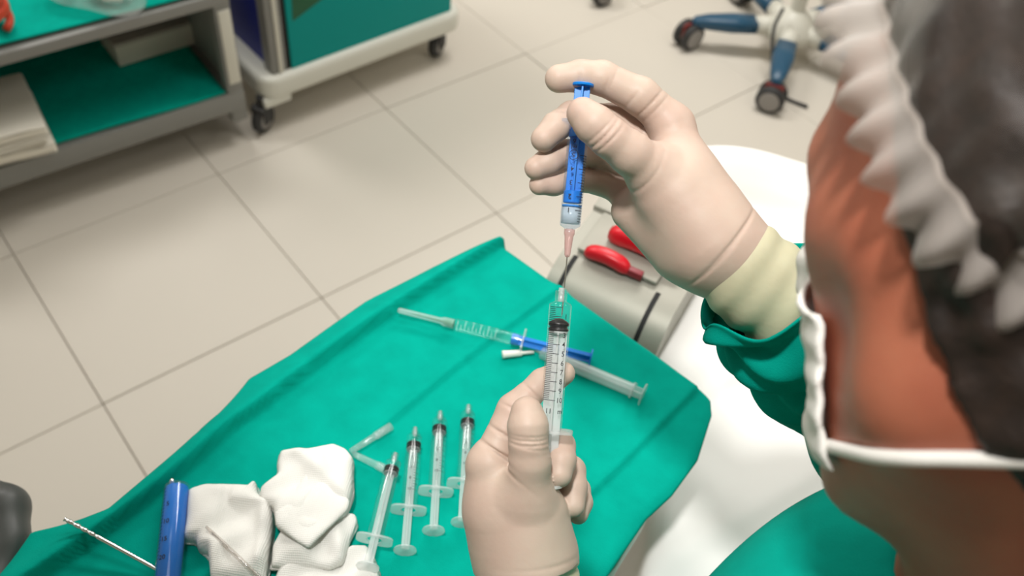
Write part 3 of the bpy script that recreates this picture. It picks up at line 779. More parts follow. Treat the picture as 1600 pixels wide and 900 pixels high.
# --- thin clear tube lying on the left gauze
a, b_ = atz(322, 823, TZ + .031), atz(415, 912, TZ + .030); v, f = tube([a.lerp(b_, i / 10) for i in range(11)], [.0012, .0016, .0018] + [.002] * 8, 12)
o = mesh_obj('catheter', v, f, clear('catheter_plastic', frost=.3, rough=.1, frost_rgb=(210, 196, 186)))
v, f = tube([a.lerp(b_, .1), a.lerp(b_, 1)], .0006, 8); mesh_obj('needle_wire', v, f, M_chrome, o)
tag(o, 'thin clear tube lying across the left gauze pad', 'tube')

# ------------------------------------------------------------------ dark moulded plastic at lower left corner
dk = at(8, 830, .90)
def dark_fn(X, Y, Z):
    d = cone(X, Y, Z, at(-40, 770, .93), at(8, 795, .91), .022, .019)
    d = smin(d, cone(X, Y, Z, at(8, 795, .91), at(18, 845, .89), .019, .014), .02)
    d = smin(d, cone(X, Y, Z, at(14, 845, .89), at(-12, 925, .86), .014, .018), .02)
    return d
lo = np.min([at(-90, 740, .96), at(60, 980, .80), at(-90, 980, .80), at(60, 740, .96)], 0) - .01; hi = np.max([at(-90, 740, .96), at(60, 980, .80), at(-90, 980, .8), at(60, 740, .96)], 0) + .01
o = sdf_obj('grip_handle', dark_fn, lo, hi, .003, M_darkplastic); tag(o, 'dark grey moulded plastic handle at the lower left corner', 'handle')

# ------------------------------------------------------------------ bed with white sheet
BZ = .86
bo = [(.166, .40), (.172, .46), (.18, .60), (.185, .76), (.19, .88), (.125, .99), (.135, 1.03), (.19, 1.09), (.275, 1.15), (.35, 1.165), (.43, 1.14), (.60, 1.10), (1.1, 1.0), (1.15, .54), (.6, .475), (.32, .42)]
bn = Noise(61, 8, 8, 26, 2)
bed = tag(empty('bed', (.6, .75, 0)), 'padded bed frame hidden beneath the white sheet', 'bed')
bm = bmesh.new(); box(bm, (.05, .02, .74), (.74, .5, .16)); bm_obj('mattress', bm, M_greylight, bed, bevel=.03, seg=4)
for (x, y) in ((-.25, -.18), (.38, -.18), (-.25, .2), (.38, .2)):
    bm = bmesh.new(); cyl(bm, (x, y, 0), (x, y, .67), .025, n=16); bm_obj('leg', bm, M_grey, bed)
sheet = pad('bed_sheet', bo, BZ - .02, .02, M_sheet, 62, rings=60, nseg=260, amp=.003, f0=(8, 30), power=10, skirt=.35,
            hfn=lambda x, y: .05 * np.exp(-(((x - .62) / .25) ** 2 + ((y - .8) / .3) ** 2)) + .045 * np.exp(-(((x - .30) / .13) ** 2 + ((y - 1.09) / .05) ** 2)),
            folds=[((.20, .46), (.42, .62), .010, .030), ((.24, .44), (.46, .57), .008, .02), ((.19, .50), (.23, .62), .006, .016), ((.18, .72), (.40, .70), .006, .03), ((.25, 1.05), (.45, 1.02), .012, .03), ((.2, .86), (.42, .90), .006, .03), ((.22, .66), (.34, .74), .004, .014)])
tag(sheet, 'white cotton sheet draped over the bed beside the table', 'sheet')
ey = atz(1048, 482, BZ + .012); v, f = tube([(.0055 * math.cos(t), .0055 * math.sin(t), 0) for t in np.linspace(0, 6.28, 24)], .0016, 8)
e_ = mesh_obj('eyelet', [Vector(q) + ey for q in v], f, M_chrome, sheet)
bm = bmesh.new(); cyl(bm, ey - Vector((0, 0, .002)), ey, .0048, n=18); bm_obj('eyelet_hole', bm, M_black, sheet)

# ------------------------------------------------------------------ steel rail clamp with two red levers
a = atz(893, 396, .93); b_ = atz(1040, 462, .93); ex = Vector((b_.x - a.x, b_.y - a.y, 0)).normalized(); WB = (b_ - a).length
KM = frame3(Vector((a.x, a.y, .93)), ex); KI = Matrix.Translation(-KM.translation)
clamp = tag(empty('rail_clamp', KM.translation), 'rounded steel clamp housing with two red levers behind the table', 'clamp')
prof = [(-.062, -.26), (-.062, -.10)] + [(-.06 * math.cos(t), -.06 + .06 * math.sin(t)) for t in np.linspace(0, 1.57, 14)] + [(.085, .0), (.12, -.004), (.13, -.03), (.13, -.26)]
def extrude(name, pr, x0, x1, mat, parent, n=2):
    v, f = [], []
    xs = np.linspace(x0, x1, n)
    for x in xs:
        for (y, zz) in pr: v.append((KI @ KM) @ Vector((x, y, zz)))
    m = len(pr)
    for i in range(n - 1):
        for k in range(m): f.append((i * m + k, i * m + (k + 1) % m, (i + 1) * m + (k + 1) % m, (i + 1) * m + k))
    f.append(tuple(range(m))[::-1]); f.append(tuple(range((n - 1) * m, n * m)))
    o = mesh_obj(name, v, f, mat, parent, smooth=True)
    o.data.set_sharp_from_angle(angle=.5)
    return o
extrude('housing', prof, -.012, WB + .02, M_steel, clamp)
def slot(x):
    sp = [(y - .001, zz + .001) for (y, zz) in prof[4:16]]; inn = [(y + .004, zz - .004) for (y, zz) in sp][::-1]
    return extrude('slot', [(y, zz) for y, zz in sp] + inn, x, x + .006, M_black, clamp)
slot(.004); slot(WB - .012)
bm = bmesh.new(); local_box(bm, KI @ KM, (.004, .006, .002), (WB - .016, .085, .008)); bm_obj('top_plate', bm, M_steel, clamp, bevel=.003)
bm = bmesh.new(); local_box(bm, KI @ KM, (-.014, .09, -.01), (WB * .3, .13, .006)); bm_obj('back_bracket', bm, M_steel, clamp, bevel=.004)
def lever(x0, x1, y0, z0, w, h, lab):
    lv_ = []
    P = [KI @ KM @ Vector((x0 + (x1 - x0) * t, y0, z0 + .006 * math.sin(t * 3.14))) for t in np.linspace(0, 1, 14)]
    rad = [1] * 14
    v, f = [], []
    for i, p in enumerate(P):
        e = min(i, 13 - i); s = [.55, .85, .97][e] if e < 3 else 1
        for k in range(18):
            t = 2 * math.pi * k / 18; c, q = math.cos(t), math.sin(t)
            off = (KM.to_3x3() @ Vector((0, w * s * math.copysign(abs(c) ** .6, c), h * s * math.copysign(abs(q) ** .6, q)))); v.append(p + off)
    n = 18
    for i in range(13):
        for k in range(n): f.append((i * n + k, i * n + (k + 1) % n, (i + 1) * n + (k + 1) % n, (i + 1) * n + k))
    f.append(tuple(range(n))[::-1]); f.append(tuple(range(13 * n, 14 * n)))
    o = mesh_obj('lever', v, f, M_red, clamp); o['label'] = lab
    bm = bmesh.new(); local_box(bm, KI @ KM, (x1 - .01, y0 - w * .5, z0 - .006), (x1 + .018, y0 + w * .5, z0 + .004)); bm_obj('lever_stem', bm, M_redstem, o, bevel=.001)
lever(.016, .076, .004, .011, .0088, .009, 'small front red lever')
lever(.030, .112, .044, .018, .0125, .013, 'large rear red lever')

# ------------------------------------------------------------------ held syringes
HD = .62
axis_t = at(876, 474, HD); axis_e = at(860, 671, HD); d = (axis_t - axis_e).normalized(); L = (axis_t - axis_e).length
face = (CAMP - axis_t).normalized()
Rh = .0075; sp = L / 197 * 14.35
o, bar = make_syringe('syringe', Rh, L, .0105, .036, L - .0185, M_frost_dense, M_clear, .0115, .0150, rod=.84)
scale_print(Rh + .0001, lambda x: L - .0088 - (x - 1) * sp, 0, 10, .2, [(str(k), k) for k in (1, 3, 4, 5, 6, 7, 8, 9, 10)], 'scale_marking', bar, size=.0048, short=(-.86, -.36), long_=.2, dig=.56,
            extra=[('11', L - .0088 - 10.0 * sp - .0012, -.32), ('ml', L - .0088 - 10.0 * sp - .0012, .72)])
place(o, axis_t, axis_e, face, axis_e)
tag(o, 'clear ten millilitre syringe with black stopper held tip up in the left glove', 'syringe')
held = o
# blue syringe pointing down
bt = at(890.5, 354, HD); be = at(905, 194, HD); bd = (bt - be).normalized(); L = (bt - be).length
top = at(914, 135, HD - .002)
Rk = .0070; out = (be - top).length
zst = (be - at(893.5, 322, HD)).length
o, bar = make_syringe('syringe', Rk, L, .004, out, zst - .002, M_bluepl, M_bluefluid, .0076, .0130, luer=False, black=False, pist=[(zst - .010, zst - .002), (.004, .009)], rod=.74)
v, f = lathe([(.0004, zst - .0005), (Rk * .94, zst - .0005), (Rk * .94, zst + .0006), (.0004, zst + .0008)], 26); mesh_obj('piston_seal', v, f, pbr('blue_seal', (60, 150, 225), .4), o)
v, f = lathe([(.0004, zst + .0012), (Rk * .9, zst + .0012), (Rk * .9, L - .002), (.0004, L - .0015)], 26); mesh_obj('drawn_fluid', v, f, M_liquid, o)
ks = (be - at(893.5, 308, HD)).length; kk = L / 162 * 21.5
zz_ = lambda x: ks - (x - 2) * kk
scale_print(Rk + .0001, zz_, .2, 5, .2, [('1', 1), ('2', 2), ('3', 3), ('4', 4), ('5', 5)], 'scale_marking', bar, size=.0046, short=(-.95, -.62), long_=-.34, dig=.28,
            extra=[('ml', zz_(5) - .0055, .30), ('6', zz_(5) - .0092, .30)])
circle_print(Rk + .0001, zz_(5), .28, .0034, bar)
place(o, bt, be, face, be)
# pink needle hub and needle
hubv = [(.0018, L + .0015), (.0036, L + .002), (.0036, L + .005), (.0030, L + .0065), (.0020, L + .019), (.0012, L + .0205), (.0004, L + .0206)]
v, f = lathe(hubv, 20); mesh_obj('needle_hub', v, f, M_pink, o)
v, f = lathe([(.00045, L + .019), (.00045, L + .058), (.0001, L + .0605)], 10); mesh_obj('needle', v, f, M_chrome, o)
tag(o, 'blue plunger syringe held needle down in the right glove', 'syringe')

# ------------------------------------------------------------------ person: hands
def P3(t): return np.array(at(t[0], t[1], HD + t[2] / 1000.), np.float32)
def hand_fn(spec):
    fingers = spec['fingers']; palm = spec['palm']; creases = spec['creases']; swell = spec.get('swell', [])
    fp = []
    for fg in fingers:
        pts = [P3(q) for q in fg['p']]; fp.append((pts, fg['r'], fg.get('kb', .010)))
    pc = [(P3(a), P3(b), ra / 1000, rb / 1000) for (a, b, ra, rb) in palm]
    cr = []
    for (pt, ax, dep, w, rad, side) in creases:
        p = P3(pt); a = P3(ax) - p; a /= np.linalg.norm(a); s = None
        if side is not None: s = P3(side) - p; s /= np.linalg.norm(s)
        cr.append((p, a, dep / 1000, w / 1000, rad / 1000, s))
    wn = Noise(spec['seed'], 10, 60, 200, 3)
    ends = spec.get('trim')
    def fn(X, Y, Z):
        d = None
        for (a, b, ra, rb) in pc:
            c = cone(X, Y, Z, a, b, ra, rb); d = c if d is None else smin(d, c, .016)
        fd = None
        for (pts, r, kb) in fp:
            q = None
            for i in range(len(pts) - 1):
                c = cone(X, Y, Z, pts[i], pts[i + 1], r[i] / 1000, r[i + 1] / 1000); q = c if q is None else smin(q, c, .0035)
            k = .0014 + kb * np.exp(-((X - pts[0][0]) ** 2 + (Y - pts[0][1]) ** 2 + (Z - pts[0][2]) ** 2) / (.024 ** 2))
            if fd is None: fd, kf = q, k
            else:
                kf = np.where(q < fd, k, kf); fd = smin(fd, q, .0012)
        d = smin(d, fd, kf)
        for (p, a, dep, w, rad, s) in cr:
            x, y, z = X - p[0], Y - p[1], Z - p[2]
            t = x * a[0] + y * a[1] + z * a[2]; rr = x * x + y * y + z * z
            g = 1.25 * dep * np.exp(-(t / w) ** 2) * np.exp(-rr / (rad * rad))
            if s is not None: g = g * np.clip(.5 + (x * s[0] + y * s[1] + z * s[2]) / rad, 0, 1)
            d = d + g
        d = d + .00025 * wn(X, Y, Z)
        if ends is not None:
            p, a = P3(ends[0]), P3(ends[0]) - P3(ends[1]); a = a / np.linalg.norm(a)
            d = np.maximum(d, (X - p[0]) * a[0] + (Y - p[1]) * a[1] + (Z - p[2]) * a[2])
        return d
    allp = np.array([p for pts, _, _ in fp for p in pts] + [q for c in pc for q in c[:2]])
    return fn, allp.min(0) - .036, allp.max(0) + .036

right_hand = dict(seed=71, trim=((1156, 412, 5), (1048, 316, 0)),
    fingers=[
        dict(p=[(1052, 196, 18), (1000, 150, 10), (940, 122, 8), (908, 119, 6), (874, 123, 4)], r=[13.5, 12.6, 11.4, 10.8, 9.8], kb=.012),
        dict(p=[(1038, 236, 34), (958, 186, 28), (893, 180, 12), (870, 196, 4), (850, 217, -1)], r=[12, 10.5, 9.6, 9.5, 8.6]),
        dict(p=[(1018, 275, 44), (935, 240, 38), (885, 240, 20), (858, 253, 10), (838, 263, 6)], r=[11.5, 10, 9.2, 8.8, 7.8]),
        dict(p=[(992, 308, 46), (935, 284, 42), (893, 281, 26), (866, 287, 17), (843, 289, 12)], r=[10.5, 9, 8.2, 7.9, 7.0]),
        dict(p=[(1022, 268, -6), (985, 240, -18), (950, 214, -24), (928, 194, -25), (911, 178, -24)], r=[16, 14.0, 12.8, 12.4, 10.4], kb=.016)],
    palm=[((1118, 388, 6), (1050, 200, 14), 27, 14), ((1118, 390, 12), (1036, 240, 32), 26, 14), ((1116, 392, 20), (1016, 278, 42), 24, 13), ((1112, 396, 22), (992, 312, 44), 22, 12),
          ((1105, 375, 0), (1022, 270, -4), 26, 17), ((1060, 300, 8), (1080, 330, 10), 28, 30), ((1180, 425, 10), (1110, 372, 8), 27, 28), ((985, 330, 30), (1060, 385, 20), 13, 20)],
    creases=[((907, 112, -8), (935, 112, -8), 1.3, 1.1, 12, (905, 130, -12)), ((951, 125, -8), (985, 137, -8), 1.6, 1.1, 14, (948, 145, -14)), ((958, 125, -8), (985, 137, -8), .5, .8, 12, None),
             ((990, 152, -6), (1020, 178, -6), 1.8, 1.2, 17, (976, 168, -14)), ((1012, 185, -6), (1040, 215, -2), 2.0, 1.3, 17, (996, 205, -16)), ((1020, 160, -4), (1046, 186, -2), .8, .9, 16, None), ((1030, 168, -4), (1056, 194, -2), .7, .9, 16, None),
             ((942, 215, -34), (960, 232, -32), 1.1, .9, 14, None), ((950, 222, -34), (966, 238, -32), .9, .8, 14, None), ((935, 208, -34), (952, 226, -32), .7, .8, 13, None),
             ((1135, 380, -10), (1165, 405, -10), 1.4, 1.2, 26, None), ((1120, 400, -12), (1150, 425, -10), .8, 1.0, 22, None), ((960, 262, 6), (985, 262, 6), .8, 1.0, 13, None), ((875, 178, 4), (872, 200, 2), .8, 1.0, 9, None), ((1008, 286, -18), (1030, 300, -14), .6, 1.2, 20, None)])
left_hand = dict(seed=72, trim=((826, 884, 14), (815, 800, 14)),
    fingers=[
        dict(p=[(766, 722, 10), (802, 640, 17), (848, 597, 20), (868, 588, 17), (880, 583, 14)], r=[13, 10.6, 9.6, 9, 8.0], kb=.012),
        dict(p=[(775, 742, 26), (848, 684, 30), (876, 696, 13), (877, 718, 4), (874, 742, -1)], r=[12.5, 10.5, 9.6, 9.4, 8.4]),
        dict(p=[(785, 768, 44), (862, 712, 44), (893, 735, 30), (896, 760, 20), (895, 790, 13)], r=[12, 10, 9.4, 9.0, 8.0]),
        dict(p=[(796, 798, 56), (868, 755, 58), (903, 765, 45), (907, 785, 36), (903, 803, 30)], r=[11, 9.2, 8.4, 8.0, 7.2]),
        dict(p=[(822, 775, -6), (828, 722, -16), (826, 690, -19), (825, 665, -18.5), (823, 644, -17)], r=[17, 13.6, 12.4, 12.9, 10.6], kb=.015)],
    palm=[((822, 888, 10), (764, 728, 10), 27, 15), ((822, 888, 18), (776, 748, 26), 27, 15), ((824, 888, 26), (788, 775, 42), 26, 14), ((828, 890, 30), (800, 806, 54), 24, 13),
          ((826, 880, 2), (824, 780, -2), 25, 18), ((790, 800, 14), (800, 830, 16), 28, 30), ((824, 960, 16), (824, 890, 16), 29, 30), ((850, 850, 10), (850, 800, 6), 18, 14)],
    creases=[((830, 690, -31), (829, 715, -30), 1.1, .9, 15, None), ((830, 697, -31), (829, 722, -30), 1.0, .9, 15, None), ((831, 684, -31), (830, 709, -30), .7, .8, 14, None), ((833, 703, -31), (829, 722, -30), .5, .8, 13, None),
             ((790, 680, 4), (772, 712, 4), 1.2, 1.1, 13, None), ((780, 708, 0), (764, 735, 0), 1.8, 1.3, 16, None), ((806, 640, 6), (796, 664, 6), .7, 1.0, 12, None), ((788, 715, -4), (770, 740, -4), .8, .9, 14, None),
             ((830, 612, 8), (812, 630, 8), .8, 1.1, 12, None), ((798, 735, -8), (782, 755, -8), 1.0, 1.2, 18, None), ((860, 880, -10), (858, 850, -10), .5, 1.4, 20, None)])
# ------------------------------------------------------------------ person: head, body, clothes
person = empty('person', (.28, .2, 0))
tag(person, 'person in teal gown, white mask and bouffant cap, gloved hands holding two syringes', 'person')
PI_ = Vector((.28, .2, 0))
def rel(o):
    """re-parent a mesh built in world space under the person"""
    o.parent = person; o.matrix_parent_inverse = Matrix.Translation(-PI_); return o
hb = math.radians(18); HC = at(1648, 300, .345)
hf = (math.cos(hb) * F - math.sin(hb) * R + .10 * U).normalized()
hl = U.cross(hf).normalized(); hu = hf.cross(hl).normalized()
HF, HL, HU, HCn = [np.array(q, np.float32) for q in (hf, hl, hu, HC)]
def hloc(X, Y, Z):
    x, y, z = X - HCn[0], Y - HCn[1], Z - HCn[2]
    return [x * A[0] + y * A[1] + z * A[2] for A in (HF, HL, HU)]
def hw(f_, l_, u_): return HC + hf * f_ + hl * l_ + hu * u_
def head_sdf(X, Y, Z, feat=True):
    a, b, c = hloc(X, Y, Z); s = np.abs(b)
    d = ell(a, s, c, (-.012, 0, .03), (.098, .079, .09))
    d = smin(d, ell(a, s, c, (.032, 0, -.04), (.064, .064, .088)), .03)
    d = smin(d, cone(a, s, c, (.040, .048, -.018), (.010, .064, -.020), .021, .016), .025)       # cheekbone
    d = smin(d, cone(a, s, c, (-.002, .056, -.075), (.068, .018, -.127), .017, .020), .03)       # jaw
    d = smin(d, cone(a, s, c, (-.004, .058, -.03), (-.002, .056, -.078), .016, .016), .025)
    d = smin(d, cone(a, s, c, (.074, 0, -.128), (.076, .008, -.126), .019, .017), .02)           # chin
    d = smin(d, cone(a, s, c, (.082, .005, .012), (.070, .045, .014), .012, .010), .02)          # brow
    if feat:
        d = smin(d, cone(a, s, c, (.090, 0, .002), (.112, 0, -.040), .008, .011), .012)          # nose
        d = smin(d, ball(a, s, c, (.100, .010, -.043), .009), .008)
        d = smax(d, -ell(a, s, c, (.100, .032, -.004), (.016, .018, .012)), .012)                # eye sockets
        d = smin(d, ball(a, s, c, (.074, .032, -.004), .0125), .002)
        d = smin(d, cone(a, s, c, (.092, 0, -.073), (.082, .020, -.075), .007, .004), .006)      # lips
        d = smin(d, cone(a, s, c, (.091, 0, -.083), (.082, .018, -.081), .007, .004), .006)
    d = smin(d, ell(a, s, c, (-.020, .073, .002), (.028, .008, .030)), .006)                     # ears
    return d
nb = np.array(PI_, np.float32) * 0
NECKT = np.array(hw(-.025, 0, -.06)); NECKB = np.array((.285, .205, 1.30))
SHR = np.array((.44, .30, 1.27)); SHL = np.array((.115, .115, 1.27))
ELR = np.array((.35, .445, 1.12)); WRR = np.array(at(1150, 410, HD + .008))
ELL_ = np.array((.13, .09, 1.02)); WRL = np.array(at(826, 940, HD + .016))
tdir = np.array((-.5, .86, 0.)); sdir = np.array((.86, .5, 0.))
def torso(X, Y, Z, grow=0.):
    x, y = X - .285, Y - .205
    s = (x * sdir[0] + y * sdir[1]) / 1.45; t = x * tdir[0] + y * tdir[1]
    d = cone(s, t, Z, (0, 0, 1.20), (0, .02, .95), .115, .112)
    return smin(d, cone(s, t, Z, (0, .02, .95), (0, 0, .60), .112, .12), .03) - grow
def body_fn(X, Y, Z):
    d = smin(head_sdf(X, Y, Z), cone(X, Y, Z, NECKT, NECKB, .0565, .064), .03)
    d = smin(d, torso(X, Y, Z), .06)
    for sg, S, E, Wp in ((1, SHR, ELR, WRR), (-1, SHL, ELL_, WRL)):
        d = smin(d, cone(X, Y, Z, S, E, .048, .038), .05); d = smin(d, cone(X, Y, Z, E, Wp, .037, .025), .02)
    for sg in (-1, 1):
        h = np.array((.285, .205, .62)) + sdir * .09 * sg; k = np.array((.285, .205, .08)) + sdir * .10 * sg
        d = smin(d, cone(X, Y, Z, h, k, .078, .042), .04); d = smin(d, cone(X, Y, Z, k - (0, 0, .04), k + tdir * .14 - (0, 0, .045), .035, .028), .02)
    for hs in HS: # hands inside the gloves
        for fg in hs['fingers']:
            pts = [P3(q) for q in fg['p']]
            for i in range(len(pts) - 1): d = np.minimum(d, cone(X, Y, Z, pts[i], pts[i + 1], fg['r'][i] / 1000 - .0035, fg['r'][i + 1] / 1000 - .0035))
        for (a, b, ra, rb) in hs['palm']: d = smin(d, cone(X, Y, Z, P3(a), P3(b), ra / 1000 - .008, rb / 1000 - .006), .004)
    return d
HS = (right_hand, left_hand)
body = sdf_obj('body', body_fn, (-.10, -.06, 0), (.60, .66, 1.80), .0065, M_skin, None, 2)
rel(body)
# gloves
for hs, nm, lab in ((right_hand, 'glove', 'latex glove on the raised right hand, palm side seen'), (left_hand, 'glove', 'latex glove on the lower left hand, thumb in front')):
    fn, lo, hi = hand_fn(hs)
    g = sdf_obj(nm, fn, lo, hi, .00085, M_glove, None, 2); rel(g); g['label'] = lab
    hs['obj'] = g
def loft(name, centers, radii, mat, n=72, fold=None, side=None, thick=0, depth_scale=1.0):
    """soft sleeve: centres with radii, fold(i/n along, angle) -> radial offset"""
    C = spline(centers, radii[0]); rr = radii[1]; m = len(C); v, f = [], []
    x = None
    for i, p in enumerate(C):
        t = (C[min(i + 1, m - 1)] - C[max(i - 1, 0)]).normalized()
        ref = U if side is None else side
        x = (ref - t * t.dot(ref)).normalized(); y = t.cross(x)
        s = i / (m - 1); r = float(np.interp(s, np.linspace(0, 1, len(rr)), rr))
        for k in range(n):
            a = 2 * math.pi * k / n
            q = r + (fold(s, a) if fold else 0)
            v.append(p + q * (math.cos(a) * x + math.sin(a) * y * depth_scale) + (t * (fold_axial(s, a)) if name == 'sleeve' else Vector()))
    for i in range(m - 1):
        for k in range(n): f.append((i * n + k, i * n + (k + 1) % n, (i + 1) * n + (k + 1) % n, (i + 1) * n + k))
    o = mesh_obj(name, v, f, mat)
    if thick: md = o.modifiers.new('s', 'SOLIDIFY'); md.thickness = thick; md.offset = 1
    return rel(o)
def fold_axial(s, a): return (1 - s) ** 4 * (.012 * math.cos(a + .25) - .010 + .004 * math.sin(5 * a) + .003 * math.sin(3 * a + 1))
fn1 = Noise(81, 8, 1.5, 5, 2)
def cuff_fold(s, a):
    return .0018 * math.sin(16 * s + 2.0 * math.sin(a + .4) + 1.2) * s + .0016 * math.sin(31 * s + 3 * math.sin(a) + 2) * s + .001 * math.sin(3 * a) * s
cu = loft('cuff', [at(1110, 377, HD + .005), at(1150, 412, HD + .008), at(1200, 455, HD + .016), at(1252, 497, HD + .03)], (60, [.0262, .0298, .0325, .0345, .035, .035]), M_cuff, 72, cuff_fold, thick=.0006)
cu2 = loft('cuff', [at(824, 872, HD + .014), at(825, 884, HD + .014), at(826, 930, HD + .015), at(828, 1000, HD + .01)], (40, [.030, .0338, .0335, .034, .035]), M_cuff, 72, lambda s, a: .0010 * math.sin(26 * s + 2 * math.sin(a)), thick=.0006)
for c_, hs in ((cu, right_hand), (cu2, left_hand)):
    c_.parent = hs['obj']; c_.matrix_parent_inverse = hs['obj'].matrix_parent_inverse.copy(); c_.matrix_parent_inverse = Matrix.Identity(4)
# right sleeve
def sleeve_fold(s, a):
    b = a + 1.3 * math.sin(3 * s)
    w = .0068 * math.sin(30 * s + 2.2 * math.sin(a - .4)) + .0036 * math.sin(61 * s + 1.5 * math.sin(2 * a) + 3 * math.cos(a)) + .002 * math.sin(4 * a + 7 * s)
    return w * (1 - .3 * s) * min(1, s * 14) + .006 * (1 - s) ** 3 * math.sin(3 * a + 1)
loft('sleeve', [at(1208, 468, HD + .016), at(1240, 505, HD + .03), at(1290, 565, HD + .075), Vector(ELR) * .85 + Vector(at(1290, 565, HD + .075)) * .15, Vector(ELR) + Vector((.02, -.01, -.02))], (110, [.047, .048, .050, .056, .062, .066]), M_gown, 110, sleeve_fold, thick=.0012)
loft('sleeve', [at(829, 1000, HD + .012), at(835, 1040, HD), Vector(ELL_) + Vector((0, .02, .01)), Vector(ELL_) + Vector((.0, -.02, -.02))], (60, [.042, .045, .052, .056]), M_gown, 72, sleeve_fold, thick=.0012)
gn = Noise(91, 12, 10, 42, 3)
def gown_fn(X, Y, Z):
    d = torso(X, Y, Z, .027)
    x, y = X - .285, Y - .205
    s = (x * sdir[0] + y * sdir[1]) / 1.45; t = x * tdir[0] + y * tdir[1]
    d = smin(d, cone(s, t, Z, (0, .02, .9), (0, -.01, .3), .125, .135), .05)
    for S, E in ((SHR, ELR), (SHL, ELL_)):
        d = smin(d, cone(X, Y, Z, S, E, .066, .058), .06)
    d = smin(d, cone(X, Y, Z, SHR, SHL, .070, .070), .06)
    d = d + .0036 * gn(X, Y, Z)
    d = smax(d, -(cone(X, Y, Z, NECKT, NECKB + np.array((0, 0, -.02)), .055, .056)), .006)
    return smax(d, .27 - Z, .004)
rel(sdf_obj('gown', gown_fn, (-.06, -.10, .25), (.62, .62, 1.46), .006, M_gown, None, 2))
# hair: offset shell of the skull behind the hairline
hn = Noise(95, 10, 150, 420, 3)
def hair_fn(X, Y, Z):
    a, b, c = hloc(X, Y, Z); s = np.abs(b)
    d = smin(head_sdf(X, Y, Z, False), cone(X, Y, Z, NECKT, NECKB, .0565, .0615), .03) - .0036 + .0012 * hn(X, Y, Z)
    lim = np.maximum(a - (-.012 + .25 * c), -.112 - c + 0 * a)               # in front of this: no hair
    lim = np.minimum(lim, np.maximum(a - .066, .055 - c))                            # crown
    return smax(d, lim, .006)
rel(sdf_obj('hair', hair_fn, np.array(HC) - .16, np.array(HC) + .16, .003, M_hair, None, 1))
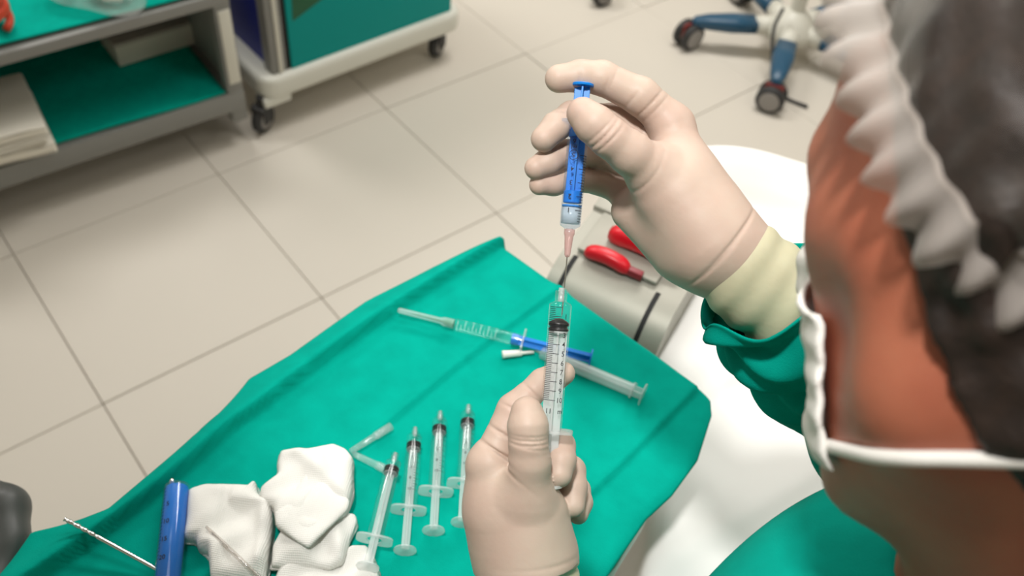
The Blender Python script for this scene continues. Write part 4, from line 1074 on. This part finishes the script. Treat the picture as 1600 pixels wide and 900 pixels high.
# bouffant cap: gathered shell about a tilted axis, with a frilled elastic edge
def cap_mesh():
    w = (hu * .54 - hf * .84).normalized(); e1 = (hf - w * w.dot(hf)).normalized(); e2 = w.cross(e1)
    c0 = hw(-.012, 0, .022); v, f = [], []; nr, n = 90, 360; cn = Noise(97, 10, 1.0, 5, 2)
    def skull(d):                                   # distance along d to the skull surface
        lo_, hi_ = .03, .2
        for _ in range(18):
            m = (lo_ + hi_) / 2; p = c0 + d * m
            if float(head_sdf(*[np.float32(q) for q in p], False)) < 0: lo_ = m
            else: hi_ = m
        return lo_
    TH = math.radians(95)
    base = {}
    for k in range(36):
        for i in range(19):
            a = 2 * math.pi * k / 36; th = TH * i / 18
            base[i, k] = skull(w * math.cos(th) + (e1 * math.cos(a) + e2 * math.sin(a)) * math.sin(th))
    for i in range(nr):
        q = i / (nr - 1); th = TH * q
        for k in range(n):
            a = 2 * math.pi * k / n
            fi = q * 18; i0 = min(int(fi), 17); fk = k / n * 36; k0 = int(fk) % 36
            B = (base[i0, k0] * (1 - fi + i0) + base[i0 + 1, k0] * (fi - i0)) * (1 - fk + int(fk)) + (base[i0, (k0 + 1) % 36] * (1 - fi + i0) + base[i0 + 1, (k0 + 1) % 36] * (fi - i0)) * (fk - int(fk))
            puff = .006 + .012 * math.sin(min(q / .86, 1) * math.pi * .95) ** .8
            gather = math.exp(-((q - .88) / .05) ** 2)
            fr = max(0, (q - .88) / .12)
            r = B + .0065 + puff * (1 - .85 * gather) + .004 * float(cn(np.float64(3 * math.cos(a) + 4 * q), np.float64(3 * math.sin(a) + 2 * q))) * (1 - gather)
            r += (.0016 * math.sin(40 * a)) * max(0, (q - .6) / .4) + .0026 * math.sin(min(fr * 1.3, 1) * 1.57) * math.sin(40 * a + .4 * math.sin(3 * a)) + .0025 * math.sin(fr * 3.0)
            v.append(c0 + (w * math.cos(th) + (e1 * math.cos(a) + e2 * math.sin(a)) * math.sin(th)) * r)
    for i in range(nr - 1):
        for k in range(n): f.append((i * n + k, i * n + (k + 1) % n, (i + 1) * n + (k + 1) % n, (i + 1) * n + k))
    return v, f
v, f = cap_mesh(); cap = rel(mesh_obj('cap', v, f, M_net)); 
nb_ = 13 * 360
fv = v[-nb_:]; ff = [(i * 360 + k, i * 360 + (k + 1) % 360, (i + 1) * 360 + (k + 1) % 360, (i + 1) * 360 + k) for i in range(12) for k in range(360)]
fc = hw(-.012, 0, .022); frill = mesh_obj('frill', [p + (p - fc).normalized() * .0012 for p in fv], ff, M_frill, cap)
v, f = tube([v[int(90 * .875) * 360 + k] for k in range(360)] + [v[int(90 * .875) * 360]], .0009, 8); mesh_obj('elastic', v, f, M_frill, cap)
cap['label'] = 'translucent white bouffant cap with frilled edge'
# mask: tented shell over nose, cheeks and chin
def mask_fn(X, Y, Z):
    a, b, c = hloc(X, Y, Z); s = np.abs(b)
    d0 = smin(head_sdf(X, Y, Z, True), cone(a, s, c, (.108, 0, -.035), (.092, 0, -.1), .016, .018), .03)
    d0 = d0 + .0006 * np.sin(c * 420)
    shell = np.abs(d0 - .0045) - .0016
    lim = np.maximum(np.maximum(.040 - a, c + .022 + .5 * np.maximum(s - .012, 0)), -.116 - c)
    return smax(shell, lim, .002)
mk = rel(sdf_obj('mask', mask_fn, np.array(HC) - .17, np.array(HC) + .17, .0022, M_mask, None, 1)); mk['label'] = 'white pleated face mask seen past the cheek'
# mask strap laid on the cheek and neck
tree = BVHTree.FromPolygons([body.matrix_world @ q.co if False else q.co for q in body.data.vertices], [tuple(p.vertices) for p in body.data.polygons])
sp_ = []
for (px, py) in [(1298, 694), (1330, 700), (1370, 706), (1420, 709), (1480, 710), (1540, 711), (1600, 712), (1680, 712), (1760, 708)]:
    o_, d_ = CAMP, (at(px, py, 1) - CAMP).normalized(); h = tree.ray_cast(o_, d_)
    if h[0] is not None: sp_.append(h[0] + h[1] * .0022)
if len(sp_) > 3:
    v, f = tube(spline(sp_, 50), .0028, 10); rel(mesh_obj('mask_strap', v, f, M_mask))
